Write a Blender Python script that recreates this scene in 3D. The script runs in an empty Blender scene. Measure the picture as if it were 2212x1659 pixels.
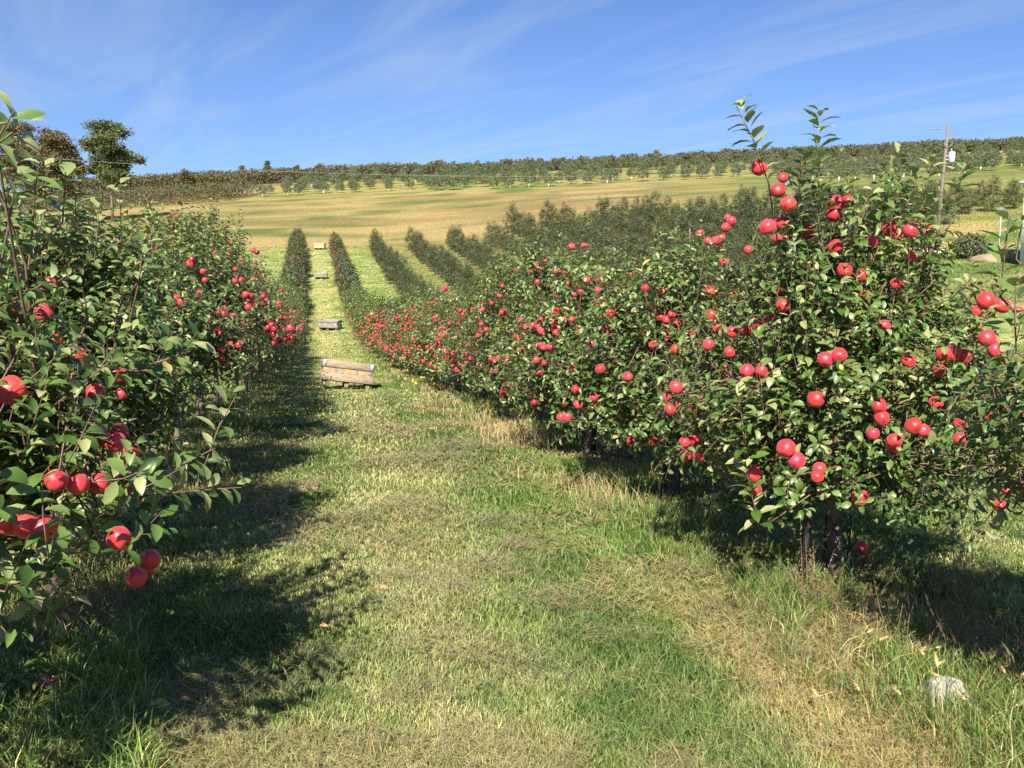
import bpy, math, random
import numpy as np
from math import radians, sin, cos, pi

S = bpy.context.scene
COL = S.collection
rng = np.random.default_rng(7)
random.seed(7)

# ------------------------------------------------------------------ camera, sky, sun, exposure
FPX = 1916.0            # focal length in pixels of a 2212 px wide picture
PITCH = math.atan(229 / FPX)
cam_d = bpy.data.cameras.new("camera")
cam = bpy.data.objects.new("camera", cam_d)
COL.objects.link(cam)
cam.location = (0, 0, 0)
cam.rotation_euler = (pi / 2 - PITCH, 0, 0)
cam_d.sensor_width = 36.0
cam_d.lens = 36.0 * FPX / 2212
cam_d.clip_start = 0.05
cam_d.clip_end = 4000
S.camera = cam

SUN_EL = radians(40)
SUN_AZ = radians(9)     # sun stands behind the viewer, this far round to the left
W = bpy.data.worlds.new("World")
S.world = W
W.use_nodes = True
nt = W.node_tree
nt.nodes.clear()
wo = nt.nodes.new("ShaderNodeOutputWorld")
bg = nt.nodes.new("ShaderNodeBackground")
sky = nt.nodes.new("ShaderNodeTexSky")
sky.sky_type = 'NISHITA'
sky.sun_disc = False
sky.sun_elevation = SUN_EL
sky.sun_rotation = radians(180) + SUN_AZ
sky.air_density = 1.0
sky.dust_density = 0.7
sky.ozone_density = 2.2
sky.altitude = 200
tc = nt.nodes.new("ShaderNodeTexCoord")
sep = nt.nodes.new("ShaderNodeSeparateXYZ")
nt.links.new(tc.outputs["Generated"], sep.inputs[0])
# project the view direction on a high flat layer: thin cirrus streaks
mz = nt.nodes.new("ShaderNodeMath"); mz.operation = 'MAXIMUM'; mz.inputs[1].default_value = 0.06
nt.links.new(sep.outputs[2], mz.inputs[0])
cmb = nt.nodes.new("ShaderNodeCombineXYZ")
for k in (0, 1):
    dv = nt.nodes.new("ShaderNodeMath"); dv.operation = 'DIVIDE'
    nt.links.new(sep.outputs[k], dv.inputs[0]); nt.links.new(mz.outputs[0], dv.inputs[1])
    nt.links.new(dv.outputs[0], cmb.inputs[k])
mp = nt.nodes.new("ShaderNodeMapping")
mp.inputs["Scale"].default_value = (0.34, 1.5, 1)
mrot = nt.nodes.new("ShaderNodeMapping")
mrot.inputs["Rotation"].default_value = (0, 0, radians(60))
nt.links.new(cmb.outputs[0], mrot.inputs[0])
nt.links.new(mrot.outputs[0], mp.inputs[0])
n1 = nt.nodes.new("ShaderNodeTexNoise")
n1.inputs["Scale"].default_value = 1.25; n1.inputs["Detail"].default_value = 9
n1.inputs["Roughness"].default_value = 0.58; n1.inputs["Distortion"].default_value = 0.6
nt.links.new(mp.outputs[0], n1.inputs["Vector"])
cr = nt.nodes.new("ShaderNodeValToRGB")
cr.color_ramp.elements[0].position = 0.45; cr.color_ramp.elements[0].color = (0, 0, 0, 1)
cr.color_ramp.elements[1].position = 0.74; cr.color_ramp.elements[1].color = (0.34, 0.34, 0.34, 1)
nt.links.new(n1.outputs["Fac"], cr.inputs[0])
hs = nt.nodes.new("ShaderNodeHueSaturation")
hs.inputs["Hue"].default_value = 0.5
hs.inputs["Saturation"].default_value = 1.0
hs.inputs["Value"].default_value = 1.0
tint = nt.nodes.new("ShaderNodeMixRGB"); tint.blend_type = 'MULTIPLY'; tint.inputs[0].default_value = 1
tint.inputs[2].default_value = (0.66, 0.81, 1.13, 1)
nt.links.new(sky.outputs[0], tint.inputs[1])
nt.links.new(tint.outputs[0], hs.inputs["Color"])
mx = nt.nodes.new("ShaderNodeMixRGB")
mx.inputs[2].default_value = (5.0, 5.6, 6.6, 1)
nt.links.new(cr.outputs[0], mx.inputs[0])
nt.links.new(hs.outputs[0], mx.inputs[1])
nt.links.new(mx.outputs[0], bg.inputs[0])
bg.inputs[1].default_value = 0.056
nt.links.new(bg.outputs[0], wo.inputs[0])

sun_d = bpy.data.lights.new("sun", 'SUN')
sun_d.energy = 5.0
sun_d.angle = radians(0.53)
sun_d.color = (1.0, 0.92, 0.79)
sun = bpy.data.objects.new("sun", sun_d)
COL.objects.link(sun)
from mathutils import Vector, Matrix
ldir = Vector((sin(SUN_AZ) * cos(SUN_EL), cos(SUN_AZ) * cos(SUN_EL), -sin(SUN_EL)))
sun.rotation_euler = ldir.to_track_quat('-Z', 'Y').to_euler()

S.view_settings.view_transform = 'Standard'
S.view_settings.look = 'None'
S.view_settings.exposure = 1.2
S.view_settings.gamma = 1.0
S.render.engine = 'CYCLES'
S.cycles.use_denoising = True
S.cycles.max_bounces = 6
S.cycles.diffuse_bounces = 3
S.cycles.transmission_bounces = 4
S.cycles.transparent_max_bounces = 4

# ------------------------------------------------------------------ helpers
def unproj(px, py, d):
    """point at forward distance d (along +Y) seen at (px,py) of the 2212 wide picture"""
    a = (px - 1106) / FPX
    b = (829.5 - py) / FPX
    # camera axes: forward f=(0,cosP,-sinP), up=(0,sinP,cosP)
    r = np.array([a, cos(PITCH) + b * sin(PITCH), -sin(PITCH) + b * cos(PITCH)])
    return r * (d / r[1])

def make_mesh(name, verts, tris=None, quads=None, mats=(), tri_mat=None, quad_mat=None, attrs=None, smooth=False):
    me = bpy.data.meshes.new(name)
    verts = np.asarray(verts, dtype=np.float32)
    nv = len(verts)
    tris = np.zeros((0, 3), np.int32) if tris is None else np.asarray(tris, np.int32).reshape(-1, 3)
    quads = np.zeros((0, 4), np.int32) if quads is None else np.asarray(quads, np.int32).reshape(-1, 4)
    me.vertices.add(nv)
    me.vertices.foreach_set("co", verts.ravel())
    nt_, nq = len(tris), len(quads)
    me.loops.add(nt_ * 3 + nq * 4)
    me.loops.foreach_set("vertex_index", np.concatenate([tris.ravel(), quads.ravel()]))
    me.polygons.add(nt_ + nq)
    st = np.concatenate([np.arange(nt_) * 3, nt_ * 3 + np.arange(nq) * 4]).astype(np.int32)
    me.polygons.foreach_set("loop_start", st)
    if smooth:
        me.polygons.foreach_set("use_smooth", np.ones(nt_ + nq, bool))
    for m in mats:
        me.materials.append(m)
    if tri_mat is not None or quad_mat is not None:
        mi = np.zeros(nt_ + nq, np.int32)
        if tri_mat is not None: mi[:nt_] = tri_mat
        if quad_mat is not None: mi[nt_:] = quad_mat
        me.polygons.foreach_set("material_index", mi)
    me.update(calc_edges=True)
    for k, v in (attrs or {}).items():
        v = np.asarray(v, np.float32)
        if v.ndim == 1:
            a = me.attributes.new(k, 'FLOAT', 'POINT')
            a.data.foreach_set("value", v)
        else:
            a = me.attributes.new(k, 'FLOAT_COLOR', 'POINT')
            c = np.ones((nv, 4), np.float32); c[:, :3] = v
            a.data.foreach_set("color", c.ravel())
    return me

def link(name, data, parent=None, loc=None, rot=None, scale=None):
    o = bpy.data.objects.new(name, data)
    COL.objects.link(o)
    if parent is not None: o.parent = parent
    if loc is not None: o.location = loc
    if rot is not None: o.rotation_euler = rot
    if scale is not None: o.scale = scale if hasattr(scale, '__len__') else (scale,) * 3
    return o

def tag(o, label=None, cat=None, group=None, kind=None):
    if label: o['label'] = label
    if cat: o['category'] = cat
    if group: o['group'] = group
    if kind: o['kind'] = kind
    return o

class MB:
    """collects boxes / tubes into one mesh"""
    def __init__(s): s.v, s.q, s.t, s.n, s.a = [], [], [], 0, []
    def add(s, v, q=None, t=None, a=0.5):
        v = np.asarray(v, float)
        if q is not None and len(q): s.q.append(np.asarray(q) + s.n)
        if t is not None and len(t): s.t.append(np.asarray(t) + s.n)
        s.v.append(v); s.n += len(v)
        s.a.append(np.full(len(v), a))
    def box(s, c, size, rot=None, a=0.5, bevel=0.0):
        hx, hy, hz = [k / 2 for k in size]
        b = min(bevel, hx * .45, hy * .45, hz * .45)
        if b <= 0:
            v = np.array([[x, y, z] for x in (-hx, hx) for y in (-hy, hy) for z in (-hz, hz)])
            q = [[0, 1, 3, 2], [4, 6, 7, 5], [0, 4, 5, 1], [2, 3, 7, 6], [0, 2, 6, 4], [1, 5, 7, 3]]
        else:                       # bevelled: hull of three shrunken boxes
            import bmesh
            bm = bmesh.new()
            for x in (-hx, hx):
                for y in (-hy, hy):
                    for z in (-hz, hz):
                        sx, sy, sz = np.sign(x), np.sign(y), np.sign(z)
                        bm.verts.new((x, y - sy * b, z - sz * b))
                        bm.verts.new((x - sx * b, y, z - sz * b))
                        bm.verts.new((x - sx * b, y - sy * b, z))
            bmesh.ops.convex_hull(bm, input=bm.verts)
            bm.verts.index_update()
            v = np.array([k.co[:] for k in bm.verts]); q = []
            tt = []
            for f in bm.faces:
                ii = [k.index for k in f.verts]
                for j in range(1, len(ii) - 1): tt.append([ii[0], ii[j], ii[j + 1]])
            bm.free()
            if rot is not None: v = v @ np.array(rot).T
            s.add(v + np.array(c), None, tt, a)
            return
        if rot is not None: v = v @ np.array(rot).T
        s.add(v + np.array(c), q, None, a)
    def tube(s, pts, rad, k=6, a=0.5, cap=True):
        pts = np.asarray(pts, float); n = len(pts)
        rad = np.broadcast_to(np.asarray(rad, float), (n,))
        tg = np.gradient(pts, axis=0)
        tg /= np.linalg.norm(tg, axis=1, keepdims=True) + 1e-9
        ref = np.array([0, 0, 1.]) if abs(tg[0][2]) < .8 else np.array([1., 0, 0])
        u = np.cross(tg, ref); u /= np.linalg.norm(u, axis=1, keepdims=True) + 1e-9
        w = np.cross(tg, u)
        an = np.arange(k) * 2 * pi / k
        ring = (u[:, None, :] * np.cos(an)[None, :, None] + w[:, None, :] * np.sin(an)[None, :, None])
        v = (pts[:, None, :] + ring * rad[:, None, None]).reshape(-1, 3)
        i = np.arange(n - 1)[:, None] * k; j = np.arange(k)[None, :]; j2 = (j + 1) % k
        q = np.stack([i + j, i + j2, i + k + j2, i + k + j], -1).reshape(-1, 4)
        t = []
        if cap:
            v = np.vstack([v, pts[-1], pts[0]])
            t = [[(n - 1) * k + jj, (n - 1) * k + (jj + 1) % k, n * k] for jj in range(k)]
            t += [[(jj + 1) % k, jj, n * k + 1] for jj in range(k)]
        s.add(v, q, t, a)
    def mesh(s, name, mats, smooth=False):
        v = np.vstack(s.v)
        return make_mesh(name, v, np.vstack(s.t) if s.t else None, np.vstack(s.q) if s.q else None,
                         mats if isinstance(mats, (list, tuple)) else [mats], smooth=smooth,
                         attrs={"rnd": np.concatenate(s.a)})

# value noise ------------------------------------------------------
_perm = rng.random((256, 256))
def vnoise(x, y, s=1.0, off=0.0):
    x = np.asarray(x) / s + off; y = np.asarray(y) / s + off * 1.7
    xi = np.floor(x).astype(int); yi = np.floor(y).astype(int)
    fx = x - xi; fy = y - yi
    fx = fx * fx * (3 - 2 * fx); fy = fy * fy * (3 - 2 * fy)
    g = lambda a, b: _perm[a & 255, b & 255]
    return (g(xi, yi) * (1 - fx) + g(xi + 1, yi) * fx) * (1 - fy) + (g(xi, yi + 1) * (1 - fx) + g(xi + 1, yi + 1) * fx) * fy
def fbm(x, y, s, off=0.0, o=3):
    t = 0; a = 1.; n = 0.
    for k in range(o):
        t = t + a * vnoise(x, y, s / 2 ** k, off + 13.7 * k); n += a; a *= .55
    return t / n
def sstep(a, b, x):
    t = np.clip((np.asarray(x, float) - a) / (b - a), 0, 1)
    return t * t * (3 - 2 * t)

# ------------------------------------------------------------------ terrain
_by = np.array([-60, -10, 0, 5, 9, 12, 16, 21, 28, 35, 43, 50, 57, 70, 88, 100, 115, 135, 160, 200, 250, 300, 330, 370, 450, 900.])
_bz = np.array([-1.0, -1.6, -1.72, -1.86, -1.92, -2.03, -2.24, -2.60, -2.95, -3.25, -3.55, -3.6, -3.36, -2.2, 0.0, 1.55, 3.7, 6.2, 10.2, 17.2, 25.4, 33.4, 37.6, 39.5, 37, 20.])
_fy = np.linspace(-60, 900, 4801)
_fz = np.interp(_fy, _by, _bz)
_k = np.hanning(31); _k /= _k.sum()
_fz2 = np.convolve(np.pad(_fz, 15, 'edge'), _k, 'valid')
def lane_x(y): return 0.74 - 0.224 * np.asarray(y, float)
def hgt(x, y):
    x = np.asarray(x, float); y = np.asarray(y, float)
    b = np.interp(y, _fy, _fz2)
    xr = x - lane_x(np.minimum(y, 130))
    xp = np.clip(xr, 0, 110)
    q = .0026 * np.minimum(xp, 38) ** 2 + .08 * np.maximum(0, xp - 38)
    near = q * sstep(12, 45, y) - .035 * np.clip(xr - 2.2, 0, 12) * (1 - sstep(12, 30, y))
    near = near - .01 * np.clip(-xr - 3, 0, 60)
    far = .045 * np.clip(x + 25, -300, 300)
    w = sstep(125, 215, y)
    z = b + near * (1 - w) + far * w
    z = z + (fbm(x, y, 2.2, 3.1, 2) - .5) * .06 + (fbm(x, y, 11, 5.5, 2) - .5) * .22 * sstep(15, 40, y)
    return z

C_GREEN = np.array([.135, .225, .046]); C_DEEP = np.array([.075, .145, .030])
C_YEL = np.array([.40, .40, .165]); C_STRAW = np.array([.47, .375, .165])
C_BROWN = np.array([.15, .105, .06]); C_THATCH = np.array([.31, .27, .145])
def mix(a, b, w): return a * (1 - w[..., None]) + b * w[..., None]
def zone_col(x, y, jit=0.0):
    """albedo of the sward at a place: mown lane, rough strips under the rows, straw field on the hill"""
    x = np.asarray(x, float); y = np.asarray(y, float)
    o = x - lane_x(y)
    a = fbm(x, y, 1.1, 1.3); b = fbm(x, y, .34, 7.7, 2); c = fbm(x, y, 5.0, 4.2)
    col = np.broadcast_to(C_GREEN, x.shape + (3,)).copy()
    inlane = sstep(2.6, 1.6, np.abs(o))
    # paler wheel track left of the middle, lush band right of it
    yel = np.exp(-((o + .1 + (c - .5) * .6) / .62) ** 2) * .85 + .55 * sstep(.42, .64, a)
    b2 = vnoise(x, y, .16, 51.0)
    yel = np.clip(yel * (.25 + 1.1 * b) + 1.1 * (b2 - .5) * sstep(.25, .6, a) + .25 * sstep(14, 30, y) + jit, 0, 1)
    tuft = sstep(.56, .70, fbm(x, y, .45, 71.0, 2)) * .85
    col = mix(col, C_DEEP * 1.1, tuft)
    col = mix(col, C_YEL, yel)
    deep = np.exp(-((o - .85 + (c - .5) * .5) / .38) ** 2) * sstep(15, 10, y) * sstep(.30, .55, b * .5 + a * .5)
    col = mix(col, C_DEEP, np.clip(deep * .62, 0, 1))
    th = sstep(.56, .70, fbm(x, y, .62, 21.3, 2)) * sstep(.40, .6, fbm(x, y, 2.4, 9.1, 2)) * .85
    col = mix(col, C_THATCH, th * inlane)
    st = np.exp(-((o - 1.5 + (c - .5) * .4) / .27) ** 2) * (sstep(5.2, 4.0, y) + .25 * sstep(.5, .65, a))
    col = mix(col, C_STRAW, np.clip(st * (.35 + b), 0, 1) * sstep(60, 20, y))
    # rough strip under every row of trees
    rk = np.abs(((o - 2.35) / 4.7) - np.round((o - 2.35) / 4.7)) * 4.7
    strip = sstep(.85, .35, rk) * ((np.abs(o) < 60)) * (y < 125)
    col = mix(col, mix(np.broadcast_to(C_BROWN, col.shape), C_STRAW * .8, sstep(.4, .65, b)), np.clip(strip * (.25 + .9 * a), 0, 1) * .8)
    # lanes further right are rougher and browner
    rough = sstep(5, 9, o) * sstep(30, 60, y)
    col = mix(col, mix(np.broadcast_to(np.array([.20, .19, .055]), col.shape), C_BROWN, sstep(.5, .7, c)), rough * (.35 + .5 * a))
    # hill field of seeding grass above the orchard block
    edge = 117 + 5 * (fbm(x, y, 14, 2.2, 2) - .5) + 14 * sstep(28, 40, o)
    field = sstep(edge - 3, edge + 3, y)
    f1 = fbm(x * .5, y * .9, 9.0, 31.0, 4); f2 = fbm(x * .6, y, 5.0, 17.0, 2)
    fc = mix(np.broadcast_to(np.array([.125, .160, .048]), col.shape), np.array([.365, .285, .125]), sstep(.34, .60, f1 * .6 + f2 * .4))
    fc = mix(fc, np.array([.27, .19, .09]), sstep(.52, .72, fbm(x * .25, y, 9.0, 55.0, 3)) * .75)
    fc = mix(fc, np.array([.13, .19, .05]), sstep(20, 60, x) * .55)
    fc = fc * .9
    col = mix(col, fc, field)
    orch = sstep(216, 230, y + 18 * (fbm(x, y, 30, 3, 2) - .5)) * sstep(-75, -55, x)
    col = mix(col, mix(np.broadcast_to(np.array([.15, .19, .05]), col.shape), np.array([.30, .25, .10]), sstep(.4, .6, f2)), orch)
    # green mown turf round the house to the right
    turf = sstep(17, 24, x - .12 * (y - 60)) * sstep(45, 55, y) * sstep(88, 80, y)
    col = mix(col, mix(np.broadcast_to(np.array([.12, .19, .045]), col.shape), np.array([.36, .29, .12]), sstep(.5, .62, fbm(x * .5, y, 4, 77, 3))), turf)
    return col

# ------------------------------------------------------------------ materials
def new_mat(name):
    m = bpy.data.materials.new(name); m.use_nodes = True
    t = m.node_tree; t.nodes.clear()
    o = t.nodes.new("ShaderNodeOutputMaterial")
    return m, t, o
def nd(t, typ, **kw):
    n = t.nodes.new(typ)
    for k, v in kw.items():
        if k in n.inputs: n.inputs[k].default_value = v
        else: setattr(n, k, v)
    return n
def ramp(t, fac, stops):
    r = t.nodes.new("ShaderNodeValToRGB")
    e = r.color_ramp.elements
    while len(e) < len(stops): e.new(.5)
    for i, (p, c) in enumerate(stops):
        e[i].position = p; e[i].color = (*c, 1)
    t.links.new(fac, r.inputs[0])
    return r.outputs[0]

def leaf_mat(name, stops, under, rough=.42, trans=.28, spec=.5):
    m, t, o = new_mat(name)
    at = nd(t, "ShaderNodeAttribute", attribute_name="rnd")
    c = ramp(t, at.outputs["Fac"], stops)
    geo = nd(t, "ShaderNodeNewGeometry")
    mxb = nd(t, "ShaderNodeMixRGB"); mxb.inputs[2].default_value = (*under, 1)
    ml = nd(t, "ShaderNodeMath", operation='MULTIPLY'); ml.inputs[1].default_value = .75
    t.links.new(geo.outputs["Backfacing"], ml.inputs[0])
    t.links.new(ml.outputs[0], mxb.inputs[0]); t.links.new(c, mxb.inputs[1])
    p = nd(t, "ShaderNodeBsdfPrincipled", Roughness=rough)
    p.inputs["Specular IOR Level"].default_value = spec
    t.links.new(mxb.outputs[0], p.inputs["Base Color"])
    tr = nd(t, "ShaderNodeBsdfTranslucent")
    hv = nd(t, "ShaderNodeHueSaturation", Saturation=1.15, Value=1.25); hv.inputs["Hue"].default_value = .485
    t.links.new(c, hv.inputs["Color"]); t.links.new(hv.outputs[0], tr.inputs[0])
    ms = nd(t, "ShaderNodeMixShader"); ms.inputs[0].default_value = trans
    t.links.new(p.outputs[0], ms.inputs[1]); t.links.new(tr.outputs[0], ms.inputs[2])
    t.links.new(ms.outputs[0], o.inputs[0])
    return m
M_LEAF = leaf_mat("apple_leaf", [(0, (.028, .068, .010)), (.36, (.062, .124, .020)), (.66, (.130, .198, .050)), (.90, (.245, .285, .108)), (.985, (.31, .32, .145)), (1, (.46, .36, .09))], (.26, .31, .165), rough=.40, spec=.5, trans=.17)
M_LEAF_FAR = leaf_mat('far_apple_leaf', [(0, (.062, .085, .030)), (.5, (.105, .132, .054)), (1, (.175, .185, .095))], (.16, .18, .11), rough=.5, trans=.2)
M_LEAF_DARK = leaf_mat("dark_orchard_leaf", [(0, (.045, .074, .026)), (.5, (.080, .112, .044)), (.85, (.115, .130, .062)), (1, (.150, .11, .075))], (.14, .15, .10), rough=.55, trans=.2)
M_LEAF_YOUNG = leaf_mat("young_orchard_leaf", [(0, (.090, .130, .055)), (.5, (.150, .190, .095)), (1, (.24, .27, .15))], (.20, .23, .15), rough=.6, trans=.2)
M_LEAF_BROWN = leaf_mat("brown_orchard_leaf", [(0, (.056, .068, .026)), (.40, (.084, .092, .036)), (.75, (.135, .092, .042)), (1, (.105, .135, .045))], (.10, .075, .04), rough=.7, trans=.15)
M_LEAF_OAK = leaf_mat("oak_leaf", [(0, (.045, .075, .020)), (.5, (.085, .125, .032)), (.85, (.14, .145, .045)), (1, (.22, .14, .05))], (.09, .10, .045), rough=.6, trans=.2)
M_LEAF_RUST = leaf_mat("rust_leaf", [(0, (.06, .058, .018)), (.4, (.115, .085, .026)), (.75, (.105, .115, .030)), (1, (.19, .085, .04))], (.13, .08, .04), rough=.6, trans=.2)
M_WEED = leaf_mat("weed_leaf", [(0, (.035, .07, .014)), (.6, (.07, .12, .025)), (1, (.14, .19, .04))], (.10, .14, .05), rough=.55)

def bark_mat():
    m, t, o = new_mat("apple_bark")
    at = nd(t, "ShaderNodeAttribute", attribute_name="rnd")
    c = ramp(t, at.outputs["Fac"], [(0, (.145, .118, .092)), (.5, (.155, .115, .085)), (1, (.20, .115, .085))])
    n = nd(t, "ShaderNodeTexNoise", Scale=45.0, Detail=6.0)
    m2 = nd(t, "ShaderNodeMixRGB", blend_type='MULTIPLY'); m2.inputs[0].default_value = .8
    cc = ramp(t, n.outputs["Fac"], [(.25, (.35, .33, .3)), (.7, (1.25, 1.2, 1.15))])
    t.links.new(c, m2.inputs[1]); t.links.new(cc, m2.inputs[2])
    p = nd(t, "ShaderNodeBsdfPrincipled", Roughness=.8)
    bp = nd(t, "ShaderNodeBump", Strength=.6, Distance=.01)
    t.links.new(n.outputs["Fac"], bp.inputs["Height"]); t.links.new(bp.outputs[0], p.inputs["Normal"])
    t.links.new(m2.outputs[0], p.inputs["Base Color"]); t.links.new(p.outputs[0], o.inputs[0])
    return m
M_BARK = bark_mat()

def plain(name, col, rough=.6, noise=0, nscale=20, metal=0, col2=None):
    m, t, o = new_mat(name)
    p = nd(t, "ShaderNodeBsdfPrincipled", Roughness=rough, Metallic=metal)
    p.inputs["Base Color"].default_value = (*col, 1)
    if noise or col2:
        tcn = nd(t, "ShaderNodeTexCoord")
        n = nd(t, "ShaderNodeTexNoise", Scale=float(nscale), Detail=7.0)
        t.links.new(tcn.outputs["Object"], n.inputs["Vector"])
        c2 = col2 or tuple(k * (1 - noise) for k in col)
        c = ramp(t, n.outputs["Fac"], [(.32, c2), (.68, col)])
        t.links.new(c, p.inputs["Base Color"])
        bp = nd(t, "ShaderNodeBump", Strength=.3, Distance=.01)
        t.links.new(n.outputs["Fac"], bp.inputs["Height"]); t.links.new(bp.outputs[0], p.inputs["Normal"])
    t.links.new(p.outputs[0], o.inputs[0])
    return m

def grass_mat():
    m, t, o = new_mat("grass_blade")
    at = nd(t, "ShaderNodeAttribute", attribute_name="col")
    p = nd(t, "ShaderNodeBsdfPrincipled", Roughness=.5)
    p.inputs["Specular IOR Level"].default_value = .35
    t.links.new(at.outputs["Color"], p.inputs["Base Color"])
    tr = nd(t, "ShaderNodeBsdfTranslucent"); t.links.new(at.outputs["Color"], tr.inputs[0])
    ms = nd(t, "ShaderNodeMixShader"); ms.inputs[0].default_value = .25
    t.links.new(p.outputs[0], ms.inputs[1]); t.links.new(tr.outputs[0], ms.inputs[2])
    t.links.new(ms.outputs[0], o.inputs[0])
    return m
M_GRASS = grass_mat()

def ground_mat():
    m, t, o = new_mat("ground_sward")
    at = nd(t, "ShaderNodeAttribute", attribute_name="col")
    geo = nd(t, "ShaderNodeNewGeometry")
    mp1 = nd(t, "ShaderNodeMapping"); mp1.inputs["Scale"].default_value = (1, .7, .6)
    t.links.new(geo.outputs["Position"], mp1.inputs[0])
    n1 = nd(t, "ShaderNodeTexNoise", Scale=2.3, Detail=9.0, Roughness=.68)
    t.links.new(mp1.outputs[0], n1.inputs["Vector"])
    n2 = nd(t, "ShaderNodeTexNoise", Scale=38.0, Detail=4.0, Roughness=.7)
    t.links.new(geo.outputs["Position"], n2.inputs["Vector"])
    c1 = ramp(t, n1.outputs["Fac"], [(.3, (.50, .52, .45)), (.7, (1.35, 1.3, 1.3))])
    c2 = ramp(t, n2.outputs["Fac"], [(.3, (.62, .62, .6)), (.7, (1.3, 1.3, 1.25))])
    a = nd(t, "ShaderNodeMixRGB", blend_type='MULTIPLY'); a.inputs[0].default_value = 1
    b = nd(t, "ShaderNodeMixRGB", blend_type='MULTIPLY'); b.inputs[0].default_value = 1
    t.links.new(at.outputs["Color"], a.inputs[1]); t.links.new(c1, a.inputs[2])
    t.links.new(a.outputs[0], b.inputs[1]); t.links.new(c2, b.inputs[2])
    p = nd(t, "ShaderNodeBsdfPrincipled", Roughness=.95)
    p.inputs["Specular IOR Level"].default_value = .1
    bp = nd(t, "ShaderNodeBump", Strength=.8, Distance=.12)
    t.links.new(n1.outputs["Fac"], bp.inputs["Height"]); t.links.new(bp.outputs[0], p.inputs["Normal"])
    t.links.new(b.outputs[0], p.inputs["Base Color"]); t.links.new(p.outputs[0], o.inputs[0])
    return m

def apple_mat(name="apple_skin", cheek=True):
    m, t, o = new_mat(name)
    tcn = nd(t, "ShaderNodeTexCoord"); oi = nd(t, "ShaderNodeObjectInfo")
    n = nd(t, "ShaderNodeTexNoise", Scale=2.2, Detail=3.0)
    va = nd(t, "ShaderNodeVectorMath", operation='ADD')
    sc = nd(t, "ShaderNodeVectorMath", operation='SCALE'); sc.inputs["Scale"].default_value = 22.0
    t.links.new(tcn.outputs["Object"], sc.inputs[0])
    cx = nd(t, "ShaderNodeCombineXYZ")
    m5 = nd(t, "ShaderNodeMath", operation='MULTIPLY'); m5.inputs[1].default_value = 50
    t.links.new(oi.outputs["Random"], m5.inputs[0]); t.links.new(m5.outputs[0], cx.inputs[0]); t.links.new(m5.outputs[0], cx.inputs[2])
    t.links.new(sc.outputs[0], va.inputs[0]); t.links.new(cx.outputs[0], va.inputs[1])
    t.links.new(va.outputs[0], n.inputs["Vector"])
    c = ramp(t, n.outputs["Fac"], [(.22, (.46, .016, .018)), (.50, (.62, .036, .042)), (.68, (.66, .06, .055)), (.90, (.64, .17, .075))])
    hsv = nd(t, "ShaderNodeHueSaturation")
    mr = nd(t, "ShaderNodeMapRange"); mr.inputs["To Min"].default_value = .493; mr.inputs["To Max"].default_value = .503
    t.links.new(oi.outputs["Random"], mr.inputs["Value"]); t.links.new(mr.outputs[0], hsv.inputs["Hue"])
    rr_ = nd(t, "ShaderNodeMath", operation='MULTIPLY'); rr_.inputs[1].default_value = 7.31
    fr_ = nd(t, "ShaderNodeMath", operation='FRACT')
    t.links.new(oi.outputs["Random"], rr_.inputs[0]); t.links.new(rr_.outputs[0], fr_.inputs[0])
    mv = nd(t, "ShaderNodeMapRange"); mv.inputs["To Min"].default_value = .68; mv.inputs["To Max"].default_value = 1.12
    t.links.new(fr_.outputs[0], mv.inputs["Value"]); t.links.new(mv.outputs[0], hsv.inputs["Value"])
    t.links.new(c, hsv.inputs["Color"]); c = hsv.outputs[0]
    # greenish yellow cheek in the stem hollow
    sz_ = nd(t, "ShaderNodeSeparateXYZ"); t.links.new(tcn.outputs["Object"], sz_.inputs[0])
    n9 = nd(t, "ShaderNodeTexNoise", Scale=7.0, Detail=4.0); t.links.new(tcn.outputs["Object"], n9.inputs["Vector"])
    ad = nd(t, "ShaderNodeMath", operation='MULTIPLY_ADD'); ad.inputs[1].default_value = .35
    t.links.new(n9.outputs["Fac"], ad.inputs[0]); t.links.new(sz_.outputs[2], ad.inputs[2])
    yf = ramp(t, ad.outputs[0], [(.58, (0, 0, 0)), (.76, (.6, .6, .6))])
    my = nd(t, "ShaderNodeMixRGB"); my.inputs[2].default_value = (.50, .34, .07, 1)
    my.inputs[0].default_value = 0
    if cheek: t.links.new(yf, my.inputs[0])
    t.links.new(c, my.inputs[1]); c = my.outputs[0]
    # fine lenticels
    v = nd(t, "ShaderNodeTexVoronoi", Scale=260.0)
    t.links.new(tcn.outputs["Object"], v.inputs["Vector"])
    sp = ramp(t, v.outputs["Distance"], [(.08, (1.5, 1.5, 1.5)), (.2, (1, 1, 1))])
    mm = nd(t, "ShaderNodeMixRGB", blend_type='MULTIPLY'); mm.inputs[0].default_value = .6
    t.links.new(c, mm.inputs[1]); t.links.new(sp, mm.inputs[2])
    p = nd(t, "ShaderNodeBsdfPrincipled", Roughness=.42)
    p.inputs["Specular IOR Level"].default_value = .5
    p.inputs["Sheen Weight"].default_value = .12
    p.inputs["Subsurface Weight"].default_value = .0
    t.links.new(mm.outputs[0], p.inputs["Base Color"]); t.links.new(p.outputs[0], o.inputs[0])
    return m
M_APPLE = apple_mat()
M_APPLEFAR = apple_mat("far_apple_skin", False)
M_STEM = plain("stem_brown", (.12, .085, .04), .7)
M_CALYX = plain("calyx_dark", (.07, .05, .03), .9)
M_GUARD = plain("white_guard", (.82, .82, .80), .6)
M_MESHG = plain("black_mesh", (.018, .018, .017), .55)
M_STAKE = plain("rusty_stake", (.022, .016, .014), .6, .5, 30)
M_STONE = plain("pale_stone", (.46, .43, .41), .9, 0, 9, col2=(.22, .195, .18))
M_ROCKS = M_STONE

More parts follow.
